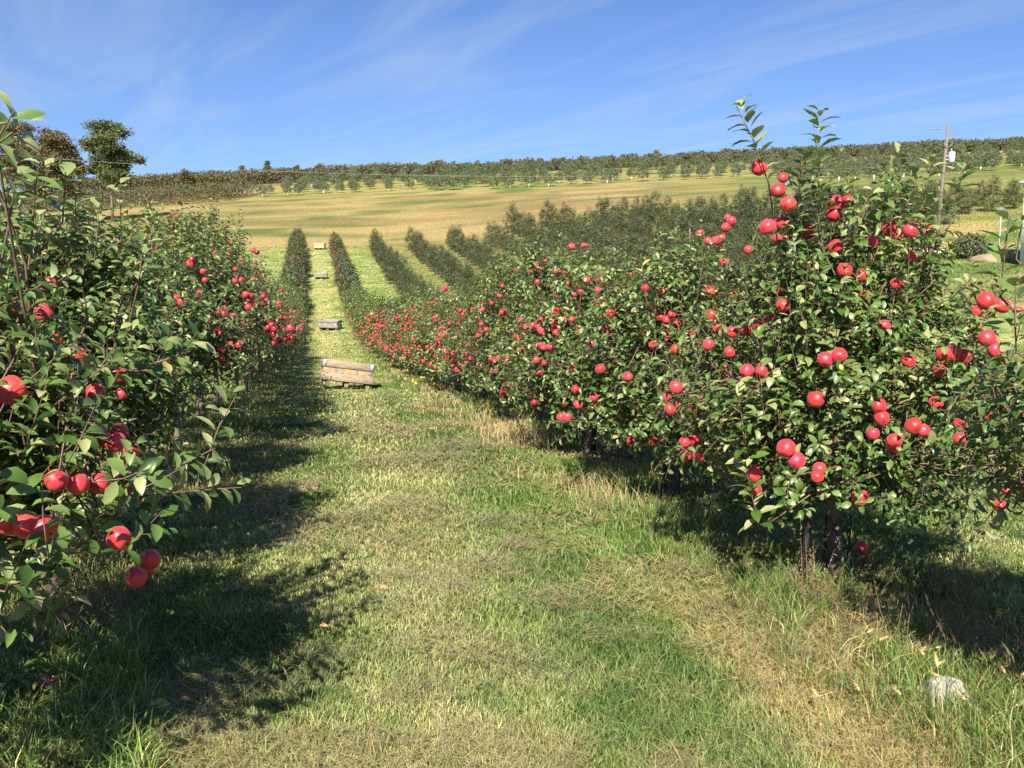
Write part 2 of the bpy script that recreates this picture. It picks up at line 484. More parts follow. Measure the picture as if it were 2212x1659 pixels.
def wood_mat(name, c1, c2, c3):
    m, t, o = new_mat(name)
    at = nd(t, "ShaderNodeAttribute", attribute_name="rnd")
    tcn = nd(t, "ShaderNodeTexCoord")
    mp_ = nd(t, "ShaderNodeMapping"); mp_.inputs["Scale"].default_value = (3, 22, 22)
    t.links.new(tcn.outputs["Object"], mp_.inputs[0])
    n = nd(t, "ShaderNodeTexNoise", Scale=3.0, Detail=8.0, Roughness=.6)
    t.links.new(mp_.outputs[0], n.inputs["Vector"])
    base = ramp(t, at.outputs["Fac"], [(0, c1), (.5, c2), (1, c3)])
    g = ramp(t, n.outputs["Fac"], [(.3, (.45, .43, .42)), (.65, (1.15, 1.13, 1.1))])
    mm = nd(t, "ShaderNodeMixRGB", blend_type='MULTIPLY'); mm.inputs[0].default_value = 1
    t.links.new(base, mm.inputs[1]); t.links.new(g, mm.inputs[2])
    p = nd(t, "ShaderNodeBsdfPrincipled", Roughness=.8)
    t.links.new(mm.outputs[0], p.inputs["Base Color"])
    bp = nd(t, "ShaderNodeBump", Strength=.35, Distance=.004)
    t.links.new(n.outputs["Fac"], bp.inputs["Height"]); t.links.new(bp.outputs[0], p.inputs["Normal"])
    t.links.new(p.outputs[0], o.inputs[0])
    return m
M_WOOD = wood_mat("worn_bin_wood", (.25, .21, .17), (.36, .27, .18), (.46, .27, .11))
M_WOODGREY = wood_mat("grey_bin_wood", (.22, .205, .20), (.32, .30, .28), (.42, .39, .35))
M_WOODNEW = wood_mat("new_bin_wood", (.58, .42, .22), (.66, .49, .27), (.72, .54, .30))
M_BLUE = plain("blue_paint", (.26, .42, .53), .6, .3, 30)
M_POLE = plain("pole_wood", (.20, .165, .135), .85, .35, 14)

# ------------------------------------------------------------------ ground
def axis_pts(segs):
    out = []
    for a, b, st in segs:
        out += list(np.arange(a, b, st))
    out.append(segs[-1][1])
    return np.array(out)
gx = axis_pts([(-620, -120, 20), (-120, -40, 4), (-40, -12, 1.2), (-12, 10, .3), (10, 60, 1.0), (60, 140, 4), (140, 620, 20)])
gy = axis_pts([(-40, -4, 4), (-4, 20, .3), (20, 130, .8), (130, 340, 2.5), (340, 900, 20)])
GX, GY = np.meshgrid(gx, gy)
GZ = hgt(GX, GY)
nx, ny = len(gx), len(gy)
ii = np.arange(ny - 1)[:, None] * nx + np.arange(nx - 1)[None, :]
gq = np.stack([ii, ii + 1, ii + nx + 1, ii + nx], -1).reshape(-1, 4)
gcol = zone_col(GX.ravel(), GY.ravel())
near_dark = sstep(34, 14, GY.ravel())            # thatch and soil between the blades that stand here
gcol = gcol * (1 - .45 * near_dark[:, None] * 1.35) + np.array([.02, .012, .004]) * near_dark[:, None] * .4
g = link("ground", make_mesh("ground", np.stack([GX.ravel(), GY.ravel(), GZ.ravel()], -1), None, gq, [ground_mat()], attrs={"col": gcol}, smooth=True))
tag(g, "grassy orchard hillside with mown lane and straw coloured field", kind='structure')

# ------------------------------------------------------------------ grass blades
def blades(name, x, y, hmin, hmax, wid, col, lean=.5, flat=None, curl=.5, zoff=0.0):
    n = len(x)
    z = hgt(x, y) + zoff
    az = rng.uniform(0, 2 * pi, n)
    h = rng.uniform(hmin, hmax) if np.ndim(hmin) else rng.uniform(hmin, hmax, n)
    ln = rng.uniform(.05, 1, n) * lean
    if flat is not None: ln = np.where(flat, rng.uniform(1.15, 1.5, n), ln)
    dx, dy = np.cos(az), np.sin(az)
    fa = rng.uniform(0, 2 * pi, n)
    sx, sy = np.cos(fa), np.sin(fa)
    base = np.stack([x, y, z], -1)
    hd = np.stack([dx * np.sin(ln), dy * np.sin(ln), np.cos(ln)], -1)
    l2 = np.minimum(ln + curl * rng.uniform(.3, 1.3, n), 1.7)
    hd2 = np.stack([dx * np.sin(l2), dy * np.sin(l2), np.cos(l2)], -1)
    side = np.stack([sx, sy, np.zeros(n)], -1) * (np.asarray(wid) * .5)[:, None]
    m = base + hd * (h * .55)[:, None]
    tip = m + hd2 * (h * .45)[:, None]
    V = np.stack([base - side, base + side, m - side * .8, m + side * .8, tip], 1).reshape(-1, 3)
    k = np.arange(n)[:, None] * 5
    T = np.concatenate([k + np.array([[0, 1, 3]]), k + np.array([[0, 3, 2]]), k + np.array([[2, 3, 4]])], 1).reshape(-1, 3)
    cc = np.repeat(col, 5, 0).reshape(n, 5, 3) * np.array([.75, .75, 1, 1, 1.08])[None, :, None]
    return V, T, cc.reshape(-1, 3)

def grass_obj(name, parts, label, kind='stuff'):
    Vs, Ts, Cs, n = [], [], [], 0
    for V, T, c in parts:
        Vs.append(V); Ts.append(T + n); Cs.append(c); n += len(V)
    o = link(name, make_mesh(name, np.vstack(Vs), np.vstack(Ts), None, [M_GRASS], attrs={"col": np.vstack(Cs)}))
    return tag(o, label, 'grass', kind=kind)

def sample_view(n, d0, d1, umax=.72):
    d = np.exp(rng.uniform(math.log(d0), math.log(d1), n))
    u = rng.uniform(-umax, umax, n)
    return u * d, d
def jitcol(c, s=.28):
    n = len(c)
    return np.clip(c * (1 + rng.normal(0, s, (n, 1))) * (1 + rng.normal(0, .06, (n, 3))), .004, .8)

xa, ya = sample_view(330000, 2.7, 46)
xb, yb_ = sample_view(150000, 2.7, 8.5, .66)
x, y = np.concatenate([xa, xb]), np.concatenate([ya, yb_])
o = x - lane_x(y)
lush = fbm(x, y, .5, 40.0, 2)
c = jitcol(zone_col(x, y, rng.normal(0, .12, len(x))))
hh = .022 + .030 * lush + .02 * sstep(.6, .75, fbm(x, y, .9, 60, 2))
deepband = np.exp(-((o - .85) / .4) ** 2) * sstep(15, 10, y)
hh = hh + .022 * deepband
P1 = blades("g", x, y, hh * .6, hh * 1.35, np.maximum(.0048, .0013 * y), c, lean=1.0)
# clippings lying on the mown lane
x, y = sample_view(130000, 2.7, 22, .62)
k = (fbm(x, y, .62, 21.3, 2) > .52) & (np.abs(x - lane_x(y)) < 2.4) | (rng.random(len(x)) < .12)
st = (np.abs(x - lane_x(y) - 1.5 + .3 * (fbm(x, y, .8, 12, 2) - .5)) < .32) & (y < 5.0) & (rng.random(len(x)) < .75)
x, y = x[k | st], y[k | st]
w = rng.random(len(x))
c = jitcol(mix(np.broadcast_to(np.array([.30, .27, .14]), (len(x), 3)), C_STRAW, np.clip(w * .8 + .5 * (np.abs(x - lane_x(y) - 1.55) < .7), 0, 1)), .25)
P2 = blades("g", x, y, np.full(len(x), .05), np.full(len(x), .13), np.maximum(.0026, .0008 * y), c, flat=np.ones(len(x), bool), curl=.15, zoff=.03 + .03 * rng.random(len(x)))
# small heaps of dried clippings
hx, hy, hc = [], [], []
HEAPS = [(1075, 1135, .20), (1115, 1195, .16), (1050, 1238, .22), (870, 1272, .22), (965, 1300, .18), (835, 1345, .18), (640, 1190, .14), (450, 1500, .18), (410, 1590, .20), (1000, 960, .5), (930, 985, .4),
         (1300, 1100, .15), (1200, 1330, .22), (1320, 1420, .2), (760, 1130, .2), (860, 1100, .25), (700, 1480, .16), (560, 1560, .2), (1140, 1500, .18), (900, 1560, .2), (1500, 1260, .2), (1620, 1370, .25), (1720, 1460, .25)]
for px, py, rr in HEAPS:
    d = 1.85 * FPX / (py - 600); q = unproj(px, py, d)
    n = int(260 * (rr / .2) ** 1.5)
    hx.append(q[0] + rng.normal(0, rr * .62, n)); hy.append(q[1] + rng.normal(0, rr * .5, n))
    hc.append(np.broadcast_to(np.array([.34, .31, .17]) * rng.uniform(.8, 1.15), (n, 3)))
hx, hy, hc = np.concatenate(hx), np.concatenate(hy), jitcol(np.vstack(hc), .3)
P3 = blades("g", hx, hy, np.full(len(hx), .05), np.full(len(hx), .14), np.maximum(.0022, .0006 * hy), hc, flat=np.ones(len(hx), bool), curl=.3, zoff=.04 + .045 * rng.random(len(hx)))
grass_obj("grass", [P1, P2, P3], "short mown grass with pale clippings on the lane")

# rough grass standing along and under the rows
parts = []
for off, n in ((1.98, 42000), (-2.4, 42000)):
    d = np.exp(rng.uniform(math.log(1.9), math.log(40), n))
    ox = off + rng.normal(0, .36 if off < 0 else .27, n)
    x = lane_x(d) + ox
    k = (np.abs(x / d) < .75) & (fbm(x, d, .55, 80.0, 2) > .40)
    x, y = x[k], d[k]
    q = fbm(x, y, .8, 90, 2)
    stw = sstep(.46, .70, q) * (.75 if off > 0 else .35)
    c = jitcol(mix(np.broadcast_to(C_GREEN * .9, (len(x), 3)), np.array([.44, .34, .16]), np.clip(stw + rng.normal(0, .25, len(x)), 0, 1)))
    hh = .05 + .15 * sstep(.3, .75, fbm(x, y, 1.4, 33, 2))
    parts.append(blades("g", x, y, hh * .5, hh * 1.25, np.maximum(.0045, .0011 * y), c, lean=.6, curl=.8))
# long straw along the lane edge, right side from 6 m on
n = 1500
y = np.exp(rng.uniform(math.log(7.0), math.log(15), n)); x = lane_x(y) + 1.75 + rng.normal(0, .22, n)
k = fbm(x, y, .6, 66, 2) > .48; x, y = x[k], y[k]; n = len(x)
c = jitcol(np.broadcast_to(np.array([.52, .42, .20]), (n, 3)), .2)
parts.append(blades("g", x, y, np.full(n, .08), np.full(n, .30), np.maximum(.003, .0006 * y), c, lean=.5, curl=.5))
# long grass at the very front corners
n = 4500
y = rng.uniform(2.7, 4.6, n); x = y * rng.uniform(.30, .66, n)
k = x - lane_x(y) > 1.55
x, y = x[k], y[k]
c = jitcol(mix(np.broadcast_to(C_GREEN, (len(x), 3)), C_STRAW, (rng.random(len(x)) < .72) * 1.0))
parts.append(blades("g", x, y, np.full(len(x), .06), np.full(len(x), .20), np.full(len(x), .0042), c, lean=1.1, curl=.9))
n = 7000
y = rng.uniform(2.8, 4.4, n); x = -y * rng.uniform(.43, .68, n)
c = jitcol(mix(np.broadcast_to(C_GREEN * 1.1, (n, 3)), C_YEL, (rng.random(n) < .3) * 1.0))
parts.append(blades("g", x, y, np.full(n, .08), np.full(n, .26), np.full(n, .006), c, lean=.9, curl=.9))
grass_obj("tall_grass", parts, "rough straw and green grass under the tree rows")

# seeding grass on the hill field and tufts in the valley lanes
n = 12000
y = np.exp(rng.uniform(math.log(112), math.log(245), n)); x = y * rng.uniform(-.66, .66, n)
f = zone_col(x, y)
k = rng.random(n) < .95
x, y = x[k], y[k]
c = jitcol(f[k] * 1.05, .09)
PF = blades("g", x, y, np.full(len(x), .10), np.full(len(x), .38), .0026 * y, c, lean=.8, curl=.4)
n = 90000
y = np.exp(rng.uniform(math.log(40), math.log(118), n)); x = y * rng.uniform(-.66, .66, n)
c = jitcol(zone_col(x, y), .18)
PG = blades("g", x, y, np.full(n, .06), np.full(n, .14) + .0, .0016 * y, c, lean=.7, curl=.5)
grass_obj("field_grass", [PG], "tufts of unmown grass in the far lanes between the rows")

# ------------------------------------------------------------------ leaves
def unit(v): return v / (np.linalg.norm(v, axis=-1, keepdims=True) + 1e-9)
def leaves(P, D, N, L, Wd, curl, fold, lod):
    """arrays of leaves -> verts, tris, verts per leaf"""
    P = np.asarray(P); n = len(P)
    D = unit(D); N = unit(N - D * np.sum(N * D, -1, keepdims=True)); Sd = np.cross(D, N)
    curl = np.maximum(curl, .02)[:, None]
    L = L[:, None]; Wd = Wd[:, None]
    cf, sf = np.cos(fold)[:, None], np.sin(fold)[:, None]
    def mid(t): return P + D * (L * np.sin(curl * t) / curl) - N * (L * (1 - np.cos(curl * t)) / curl)
    def sid(t, w, s):
        nl = N * np.cos(curl * t) + D * np.sin(curl * t)
        return mid(t) + (Sd * s * cf + nl * sf) * (Wd * .5 * w)
    if lod == 0:
        V = [mid(0), mid(.20), mid(.5), mid(.8), mid(1.0), sid(.24, .62, -1), sid(.50, 1, -1), sid(.78, .68, -1), sid(.24, .62, 1), sid(.50, 1, 1), sid(.78, .68, 1)]
        F = [[0, 1, 5], [5, 1, 2], [5, 2, 6], [6, 2, 3], [6, 3, 7], [7, 3, 4], [1, 0, 8], [1, 8, 2], [2, 8, 9], [2, 9, 3], [3, 9, 10], [3, 10, 4]]
    elif lod == 1:
        V = [mid(0), mid(.5), mid(1.0), sid(.45, 1, -1), sid(.45, 1, 1)]
        F = [[0, 1, 3], [3, 1, 2], [1, 0, 4], [1, 4, 2]]
    else:
        V = [mid(0), mid(1.0), sid(.5, 1, -1), sid(.5, 1, 1)]
        F = [[0, 1, 2], [1, 0, 3]]
    m = len(V)
    V = np.stack(V, 1).reshape(-1, 3)
    T = (np.arange(n)[:, None, None] * m + np.array(F)[None]).reshape(-1, 3)
    return V, T, m

class Env:
    """uneven crown outline: radius for a height and a bearing"""
    def __init__(s, r, R, low, H, lump=.30, pr=None):
        s.R, s.low, s.H = R, low, H
        s.ph = r.uniform(0, 2 * pi, 8); s.lump = lump
        s.pr = np.array([.50, .88, 1.0, .86, .58, .30, .10]) if pr is None else np.array(pr)
        s.pt = np.array([0, .12, .32, .52, .72, .9, 1.0])
    def rad(s, z, az):
        t = (z - s.low) / (s.H - s.low)
        r = s.R * np.interp(t, s.pt, s.pr)
        p = s.ph
        l = (np.sin(2 * az + p[0] + 3 * t) + np.sin(3 * az + p[1] - 5 * t) + .8 * np.sin(5 * az + p[2] + 9 * t) + .8 * np.sin(4 * az + 14 * t + p[3])) / 3.6
        r = r * (1 + s.lump * l)
        return np.where((t < 0) | (t > 1), 0, r)

def grow(seed, R=1.0, H=2.4, low=.55, shoots=330, lod=0, lsc=1.0, env=None, extra=(), lean=(0, 0), nlimb=12, clear=(), trunk_r=.05, topshoots=7):
    """an apple tree: returns (bark MB, leaf verts, leaf tris, leaf rnd)"""
    r = np.random.default_rng(seed)
    env = env or Env(r, R, low, H)
    R, low, H = env.R, env.low, env.H
    bark = MB()
    kk = (8, 5, 4)[lod]; kt = (4, 3, 3)[lod]
    tz = np.linspace(-.08, H * .86, 9)
    wob = np.cumsum(r.normal(0, .022, (9, 2)), 0)
    tp = np.stack([wob[:, 0] + lean[0] * tz, wob[:, 1] + lean[1] * tz, tz], -1); tp[0, :2] = 0; tp[1, :2] *= .3
    tr = np.interp(tz / H, [-.05, 0, .1, .4, .86], [trunk_r * 1.35, trunk_r * 1.15, trunk_r, trunk_r * .62, .008])
    bark.tube(tp, tr, kk, .1)
    nodes = [tp[4:]]
    for i in range(nlimb):
        f = (i + .5) / nlimb
        z0 = low * .85 + f * (H * .74 - low * .85)
        az = i * 2.399 + r.normal(0, .3)
        ze = z0 + r.uniform(.05, .42) * (1 - .5 * (f < .3))
        re = max(.15, env.rad(min(ze, H * .97), az) * r.uniform(.7, .92))
        b = np.array([np.interp(z0, tp[:, 2], tp[:, 0]), np.interp(z0, tp[:, 2], tp[:, 1]), z0])
        e = np.array([b[0] * .3 + re * cos(az), b[1] * .3 + re * sin(az), ze])
        t = np.linspace(0, 1, 10)[:, None]
        p = b + (e - b) * t; p[:, 2] += .10 * np.sin(t[:, 0] * pi) * r.uniform(-.8, 1.2); p[1:-1] += r.normal(0, .022, (8, 3))
        bark.tube(p, np.linspace(.016, .005, 10) * (1.15 - .4 * f), (6, 4, 3)[lod], .3)
        nodes.append(p[1:])
    nodes = np.vstack(nodes)
    # shoots carrying leaves, placed through the outer crown
    zz = r.uniform(0, 1, shoots * 4)
    wgt = np.interp(zz, env.pt, env.pr)
    zz = zz[r.random(len(zz)) < wgt * .95][:shoots]
    n = len(zz)
    az = r.uniform(0, 2 * pi, n)
    z = low + zz * (H - low)
    rho = env.rad(z, az) * np.sqrt(r.uniform(.16, .98, n))
    B = np.stack([rho * np.cos(az) + lean[0] * z, rho * np.sin(az) + lean[1] * z, z], -1)
    outw = np.stack([np.cos(az), np.sin(az), np.zeros(n)], -1)
    up = np.array([0, 0, 1.0])
    upw = np.where(zz < .18, r.uniform(-.35, .5, n), r.uniform(.45, 1.25, n))
    A = unit(outw * r.uniform(.15, .8, n)[:, None] + up * upw[:, None] + r.normal(0, .22, (n, 3)))
    ln = r.uniform(.12, .30, n) * np.where(zz > .75, 1.25, 1)
    # a few long upright water shoots out of the top
    ts = r.choice(np.where(zz > .45)[0], min(topshoots, int((zz > .45).sum())), replace=False)
    A[ts] = unit(up + r.normal(0, .14, (len(ts), 3))); ln[ts] = r.uniform(.38, .62, len(ts))
    sh = [(B[i], A[i], ln[i], .0032) for i in range(n)] + [(np.array(e[0]), unit(np.array(e[1]) - np.array(e[0])), float(np.linalg.norm(np.array(e[1]) - np.array(e[0]))), .0045) for e in extra]
    Pl, Dl, Nl, Ll, Rl, El = [], [], [], [], [], []
    for si, (b, a, l, rad) in enumerate(sh):
        dd = np.sum((nodes - b) ** 2, 1); q = nodes[np.argpartition(dd, 4)[:4][r.integers(0, 4)]]
        ext = si >= n
        if lod < 2 or si % 3 == 0:
            m = (q + b) / 2 + r.normal(0, .03, 3); m[2] -= .02
            bend = a + r.normal(0, .12, 3)
            pts = np.array([q, m, b, b + a * l * .55, b + (a * .55 + unit(bend) * .45) * l])
            rr = np.array([rad * 1.6, rad * 1.2, rad, rad * .8, rad * .4]) * (.9 if lod == 0 else 1.4)
            bark.tube(pts, rr, kt, .85 if l < .5 else 1.0, cap=False)
        k = max(5, int(l / .024)) if lod < 2 else max(4, int(l / .04))
        if ext: k = int(l / (.017 if seed == 9001 else .021))
        t = np.linspace(.12 if not ext else .04, 1.0, k)
        p = b + a * (l * t)[:, None]
        e1 = unit(np.cross(a, [.31, .2, .9])); e2 = np.cross(a, e1)
        th = np.arange(k) * 2.4 + r.uniform(0, 6)
        rd = e1 * np.cos(th)[:, None] + e2 * np.sin(th)[:, None]
        tilt = r.uniform(.25, .75, k) + .35 * t ** 3
        D = unit(rd + a * tilt[:, None] + r.normal(0, .16, (k, 3)))
        Nn = a * .75 + np.array([0, 0, .55]) + r.normal(0, .34, (k, 3))
        Ls = r.uniform(.056, .086, k) * (1 - .35 * (t > .93)) * lsc
        if ext:
            Ls = r.uniform(.082, .108, k) * (1.2 if seed == 9001 else 1) * (1 - .3 * (t > .95)); D = unit(rd + a * (.35 + .5 * t[:, None]) + r.normal(0, .1, (k, 3)))
            Nn = a + np.array([0, 0, .35]) + r.normal(0, .2, (k, 3))
        Pl.append(p + D * ((.006 if lod == 0 else .02) * lsc)); Dl.append(D); Nl.append(Nn); Ll.append(Ls)
        El.append(np.full(k, float(ext)))
        Rl.append(np.clip(r.normal(.44, .27, k) + .16 * t + (.18 if ext else 0), 0, .97) + (r.random(k) < .018) * .35)
        # rosettes on the older wood
        for fr in ((.55,) if not ext else (.25, .45, .65, .85)) if (lod == 0 or si % 2 == 0 or ext) else ():
            k = 5
            cpt = q * (1 - fr) + b * fr
            th = np.arange(k) * 1.257 + r.uniform(0, 6)
            D = unit(np.stack([np.cos(th), np.sin(th), r.uniform(-.35, .5, k)], -1))
            Pl.append(np.repeat(cpt[None], k, 0) + D * .03); Dl.append(D)
            Nl.append(np.array([0, 0, 1.]) + r.normal(0, .35, (k, 3))); Ll.append(r.uniform(.05, .085, k) * lsc)
            El.append(np.zeros(k))
            Rl.append(np.clip(r.normal(.32, .22, k), 0, .9))
    EX = np.concatenate(El)
    P = np.vstack(Pl); D = np.vstack(Dl); Nn = np.vstack(Nl); L = np.concatenate(Ll); Rn = np.concatenate(Rl)
    if len(clear):
        keep = np.ones(len(P), bool)
        cen = P + D * (L * .5)[:, None]
        for c0, c1, rr in clear:
            seg = c1 - c0; tt = np.clip(((cen - c0) @ seg) / (seg @ seg), 0, 1)
            dist = np.linalg.norm(cen - (c0 + tt[:, None] * seg), axis=1)
            keep &= dist > rr
        P, D, Nn, L, Rn, EX = P[keep], D[keep], Nn[keep], L[keep], Rn[keep], EX[keep]
    nL = len(P)
    V, T, m = leaves(P, D, Nn, L, L * r.uniform(.44, .58, nL), r.uniform(.35, 1.7, nL) * (1 - .35 * EX), r.uniform(.1, .7, nL) * (1 - .4 * EX), lod)
    return bark, V, T, np.repeat(np.clip(Rn, 0, 1), m), env

def mesh_guard(zb=.0, h=.42, rad=.075):
    """wire net sleeve round a trunk: crossing spiral strands"""
    b = MB()
    for k in range(7):
        for s in (1, -1):
            t = np.linspace(0, 1, 12)
            an = k * 2 * pi / 7 + s * t * 2.6
            b.tube(np.stack([rad * np.cos(an), rad * np.sin(an), zb + h * t], -1), .0045, 3, cap=False)
    return b

# ------------------------------------------------------------------ rows of apple trees beside the lane
def ordinal(k):
    w = ["", "first", "second", "third", "fourth", "fifth", "sixth", "seventh", "eighth", "ninth", "tenth", "eleventh", "twelfth"]
    if k < len(w): return w[k]
    return f"{k}{'th' if 10 < k % 100 < 14 else {1: 'st', 2: 'nd', 3: 'rd'}.get(k % 10, 'th')}"

TREES = []       # dicts used to hang the fruit
R_OFF, L_OFF = 2.35, -2.35
RY = [2.95, 5.3, 7.6, 9.75, 12.0] + [12.0 + 2.25 * k for k in range(1, 46)]
LY = [2.75, 5.1, 7.5, 9.95, 12.4, 14.9] + [14.9 + 2.35 * k for k in range(1, 43)]
NUNIQ = 8
for side, ys, off in (('right', RY, R_OFF), ('left', LY, L_OFF)):
    for i, yy in enumerate(ys):
        r = np.random.default_rng(1000 + i + (500 if side == 'left' else 0))
        xx = lane_x(yy) + off + r.normal(0, .05)
        R, H = (1.02, 2.24) if side == 'right' else (1.12, 2.55)
        if side == 'right' and i == 0: R, H = .80, 1.85; xx += .10
        if side == 'right' and i == 1: R, H = 1.02, 2.32; xx += .05
        if side == 'right' and i in (2,): R, H = 1.04, 2.06
        if side == 'right' and i in (3, 4): R, H = 1.08, (2.08, 2.36)[i - 3]
        if side == 'left' and i == 0: R, H = 1.06, 1.80
        if side == 'left' and i == 1: R, H = .92, 2.10
        if side == 'left' and i == 2: R, H = .90, 2.05
        if side == 'left' and i in (3, 4, 5): R, H = 1.22, (2.55, 2.85, 2.75)[i - 3]
        if side == 'left' and i > 6: R, H = 1.05, 2.6
        low = (.85, .55, .50)[min(i, 2)] if side == 'right' else (.92 if i else .80)
        H *= 1 + r.normal(0, .04) * (i > 4)
        TREES.append(dict(side=side, i=i, x=float(xx), y=yy, z=float(hgt(xx, yy)), R=R, H=H, low=low, env=Env(r, R, low, H, pr=[.5, .9, 1.0, .84, .50, .26, .10] if side == 'right' and i == 1 else None), rot=0., sc=1., uniq=i < NUNIQ))

def tree_hit(p, trees):
    for T in trees:
        dx, dy = p[0] - T['x'], p[1] - T['y']
        z = p[2] - T['z']
        if T['low'] - .05 < z < T['H']:
            if math.hypot(dx, dy) < .97 * float(T['env'].rad(z, math.atan2(dy, dx))): return T
    return None

# fruit seen clearly in the photograph: picture place and apparent width
AP = [(1640,362,34),(1692,384,22),(1680,411,32),(1702,441,34),(1688,480,30),(1658,490,34),(1744,500,36),(1678,515,22),(1704,514,26),(1804,533,32),
(1806,440,36),(1833,436,26),(1802,462,36),(1922,494,34),(1940,509,30),(1966,497,34),(2003,501,28),(1971,554,28),(1824,585,34),(1861,596,34),(1937,613,28),
(1909,705,30),(1783,777,34),(1813,767,34),(1762,863,36),(1899,876,34),(1905,902,34),(1697,968,42),(1720,995,38),(1628,1024,34),(1631,1057,30),(1858,1075,38),
(1861,1183,28),(1973,920,36),(1995,930,28),(2073,948,28),(2075,915,28),(2130,650,38),(2165,660,34),(2060,763,38),(2040,765,34),(2083,770,30),(2132,731,36),(2149,756,34),(2159,1092,26),
(2176,1060,22),(1963,780,30),(2029,800,28),(2022,870,28),(1930,965,28),(1770,1012,28),(1765,1030,26),(1870,640,26),(1887,520,26),(2110,672,22),(2200,672,20),
(1682,626,28),(1692,659,30),(1661,687,24),(1634,697,20),(1583,640,22),(1565,568,20),(1580,478,20),(1568,492,20),(1572,470,16),(1547,520,20),(1557,515,18),(1513,504,18),(1530,521,18),
(1502,580,19),(1535,630,22),(1582,717,20),(1612,714,18),(1549,708,18),(1447,885,26),(1411,954,22),(1480,985,26),(1508,985,24),(1497,718,18),(1530,744,20),(1565,563,20),(1617,540,19),
(1362,952,16),(1478,955,22)]
AL = [(95,675,44),(107,614,36),(165,768,44),(255,811,48),(205,850,36),(262,850,26),(122,1038,50),(168,1046,46),(217,1045,46),(18,1130,56),(55,1137,52),(95,1140,46),
(258,1164,48),(324,1209,46),(293,1247,48),(312,1232,40),(250,955,38),(285,975,36),(40,660,32),(10,682,44),(15,760,44),(18,505,26),(95,530,28),(120,735,24),(160,1062,20),
(222,948,32),(297,1072,26),(262,632,22),(3,593,30),(333,541,18),(85,552,18),(278,1066,30),(265,625,18),(290,980,30)]
AZ = [(443,197,32),(548,185,25),(220,318,20),(137,360,26),(95,410,22),(172,390,18),(305,410,26),(360,422,28),(420,430,32),(148,500,28),(243,532,25),(420,520,30),(575,483,34),(520,582,28),(465,612,22),(672,573,32),(688,620,20),(716,650,24),(655,708,32),(612,710,20),(834,568,30),(333,752,34),(285,660,16),(312,640,16),(178,828,28),(288,845,28),(392,820,24),(444,822,32),(152,887,28),(187,927,32),(498,922,26),(518,760,18),(205,1068,30),(272,1066,30),(150,1038,20),(140,1175,32),(210,1200,28),(457,1245,32),(505,1565,32),(380,1560,24),(117,1560,26),(750,918,28),(795,955,26),(855,988,22),(965,925,20),(897,782,24),(935,793,20),(993,768,20),(872,830,18),(955,440,24),(1080,555,36),(1212,588,32),(1270,572,34),(1165,725,36),(1215,800,40),(1265,830,30),(1313,780,30),(1355,865,28),(1495,940,36),(1150,1045,34),(1340,1080,40),(935,1135,18),(828,1192,24),(920,1318,30),(868,1362,26),(762,1368,18),(1705,898,38),(1837,935,42),(1957,922,38),(1630,1038,42),(1807,1107,40),(1910,1030,28),(1925,1415,32),(1728,1435,28),(1518,1262,22)]
AM = [(443,605,14),(375,460,12),(368,468,11),(382,468,12),(372,490,12),(415,562,18),(410,570,18),(422,563,14),(381,644,20),(392,652,14),(548,541,12),(555,545,12),(403,597,8),(550,575,11),(556,590,11),(548,603,10),(568,595,10),(516,745,14),(500,742,12),(478,757,16),(476,720,12),(435,700,12),(508,607,14),(430,632,14),(568,640,14),(540,640,12),(575,648,10),(540,760,10)]
AW = [(963,622,12),(958,627,10),(1000,680,12),(1115,583,9),(1085,618,10),(880,700,9),(897,713,9),(940,648,10),(932,655,9),(922,660,9),(1020,668,10),(1032,690,11),(1060,775,12),(1097,773,12),(1068,780,10),(1165,712,14),(1168,745,14),(1160,750,11),(1185,750,12),(1237,795,15),(1090,848,10),(1152,873,11),(1247,873,14),(848,780,7),(890,783,8),(985,797,9),(1000,795,9),(950,740,9),(970,700,10),(1062,655,10),(1080,640,10)]
cand = [(x_, y_, d_) for x_, y_, d_ in AP + AL + AM + AW] + [(1123.3 + zx * .25, 483.9 + zy * .25, zd * .5) for zx, zy, zd in AZ]
APPLES = []
for px, py, dia in cand:
    d = None
    dg = .085 * FPX / dia
    dir1 = unproj(px, py, 1.0)
    for dd in np.arange(max(2.2, dg * .62), min(32, dg * 1.75), .03):
        T = tree_hit(dir1 * dd, TREES[:14] + TREES[len(RY):len(RY) + 12])
        if T is not None: d = dd; break
    if d is None:
        d = dg
        T = min(TREES, key=lambda q: (q['x'] - dir1[0] * d) ** 2 + (q['y'] - d) ** 2)
    p = dir1 * (d + .02)
    size = float(np.clip(dia * d / FPX, .066, .094))
    APPLES.append(dict(p=p, s=size, T=T, px=px, py=py, shown=True))

# more fruit, hidden deeper or on the further trees
def scatter_fruit(T, n, r, front=True):
    out = []
    for _ in range(n):
        z = T['low'] + (T['H'] - T['low']) * r.beta(1.6, 2.0) * .95
        az = r.uniform(0, 2 * pi)
        rad = float(T['env'].rad(z, az)) * r.uniform(.80, 1.06)
        c, s = rad * cos(az), rad * sin(az)
        out.append(np.array([T['x'] + c, T['y'] + s, T['z'] + z]))
        if r.random() < .35:
            out.append(out[-1] + r.normal(0, .05, 3) + np.array([0, 0, -.03]))
    return out
have = {}
for a in APPLES: have.setdefault(id(a['T']), []).append(a)
FAR = []
for T in TREES:
    r = np.random.default_rng(77 + T['i'] + (300 if T['side'] == 'left' else 0))
    if T['i'] < 7:
        nn = ((5, 12, 30, 42, 48, 54, 58) if T['side'] == 'right' else (5, 7, 10, 52, 60, 60, 54))[T['i']]
        for p in scatter_fruit(T, nn, r):
            APPLES.append(dict(p=p, s=r.uniform(.068, .085), T=T, px=0, py=0, shown=False))
    else:
        nfar = 84 if T['i'] < 18 else int(r.integers(4, 26))
        for p in scatter_fruit(T, nfar, r): FAR.append((p, r.uniform(.07, .088), T))

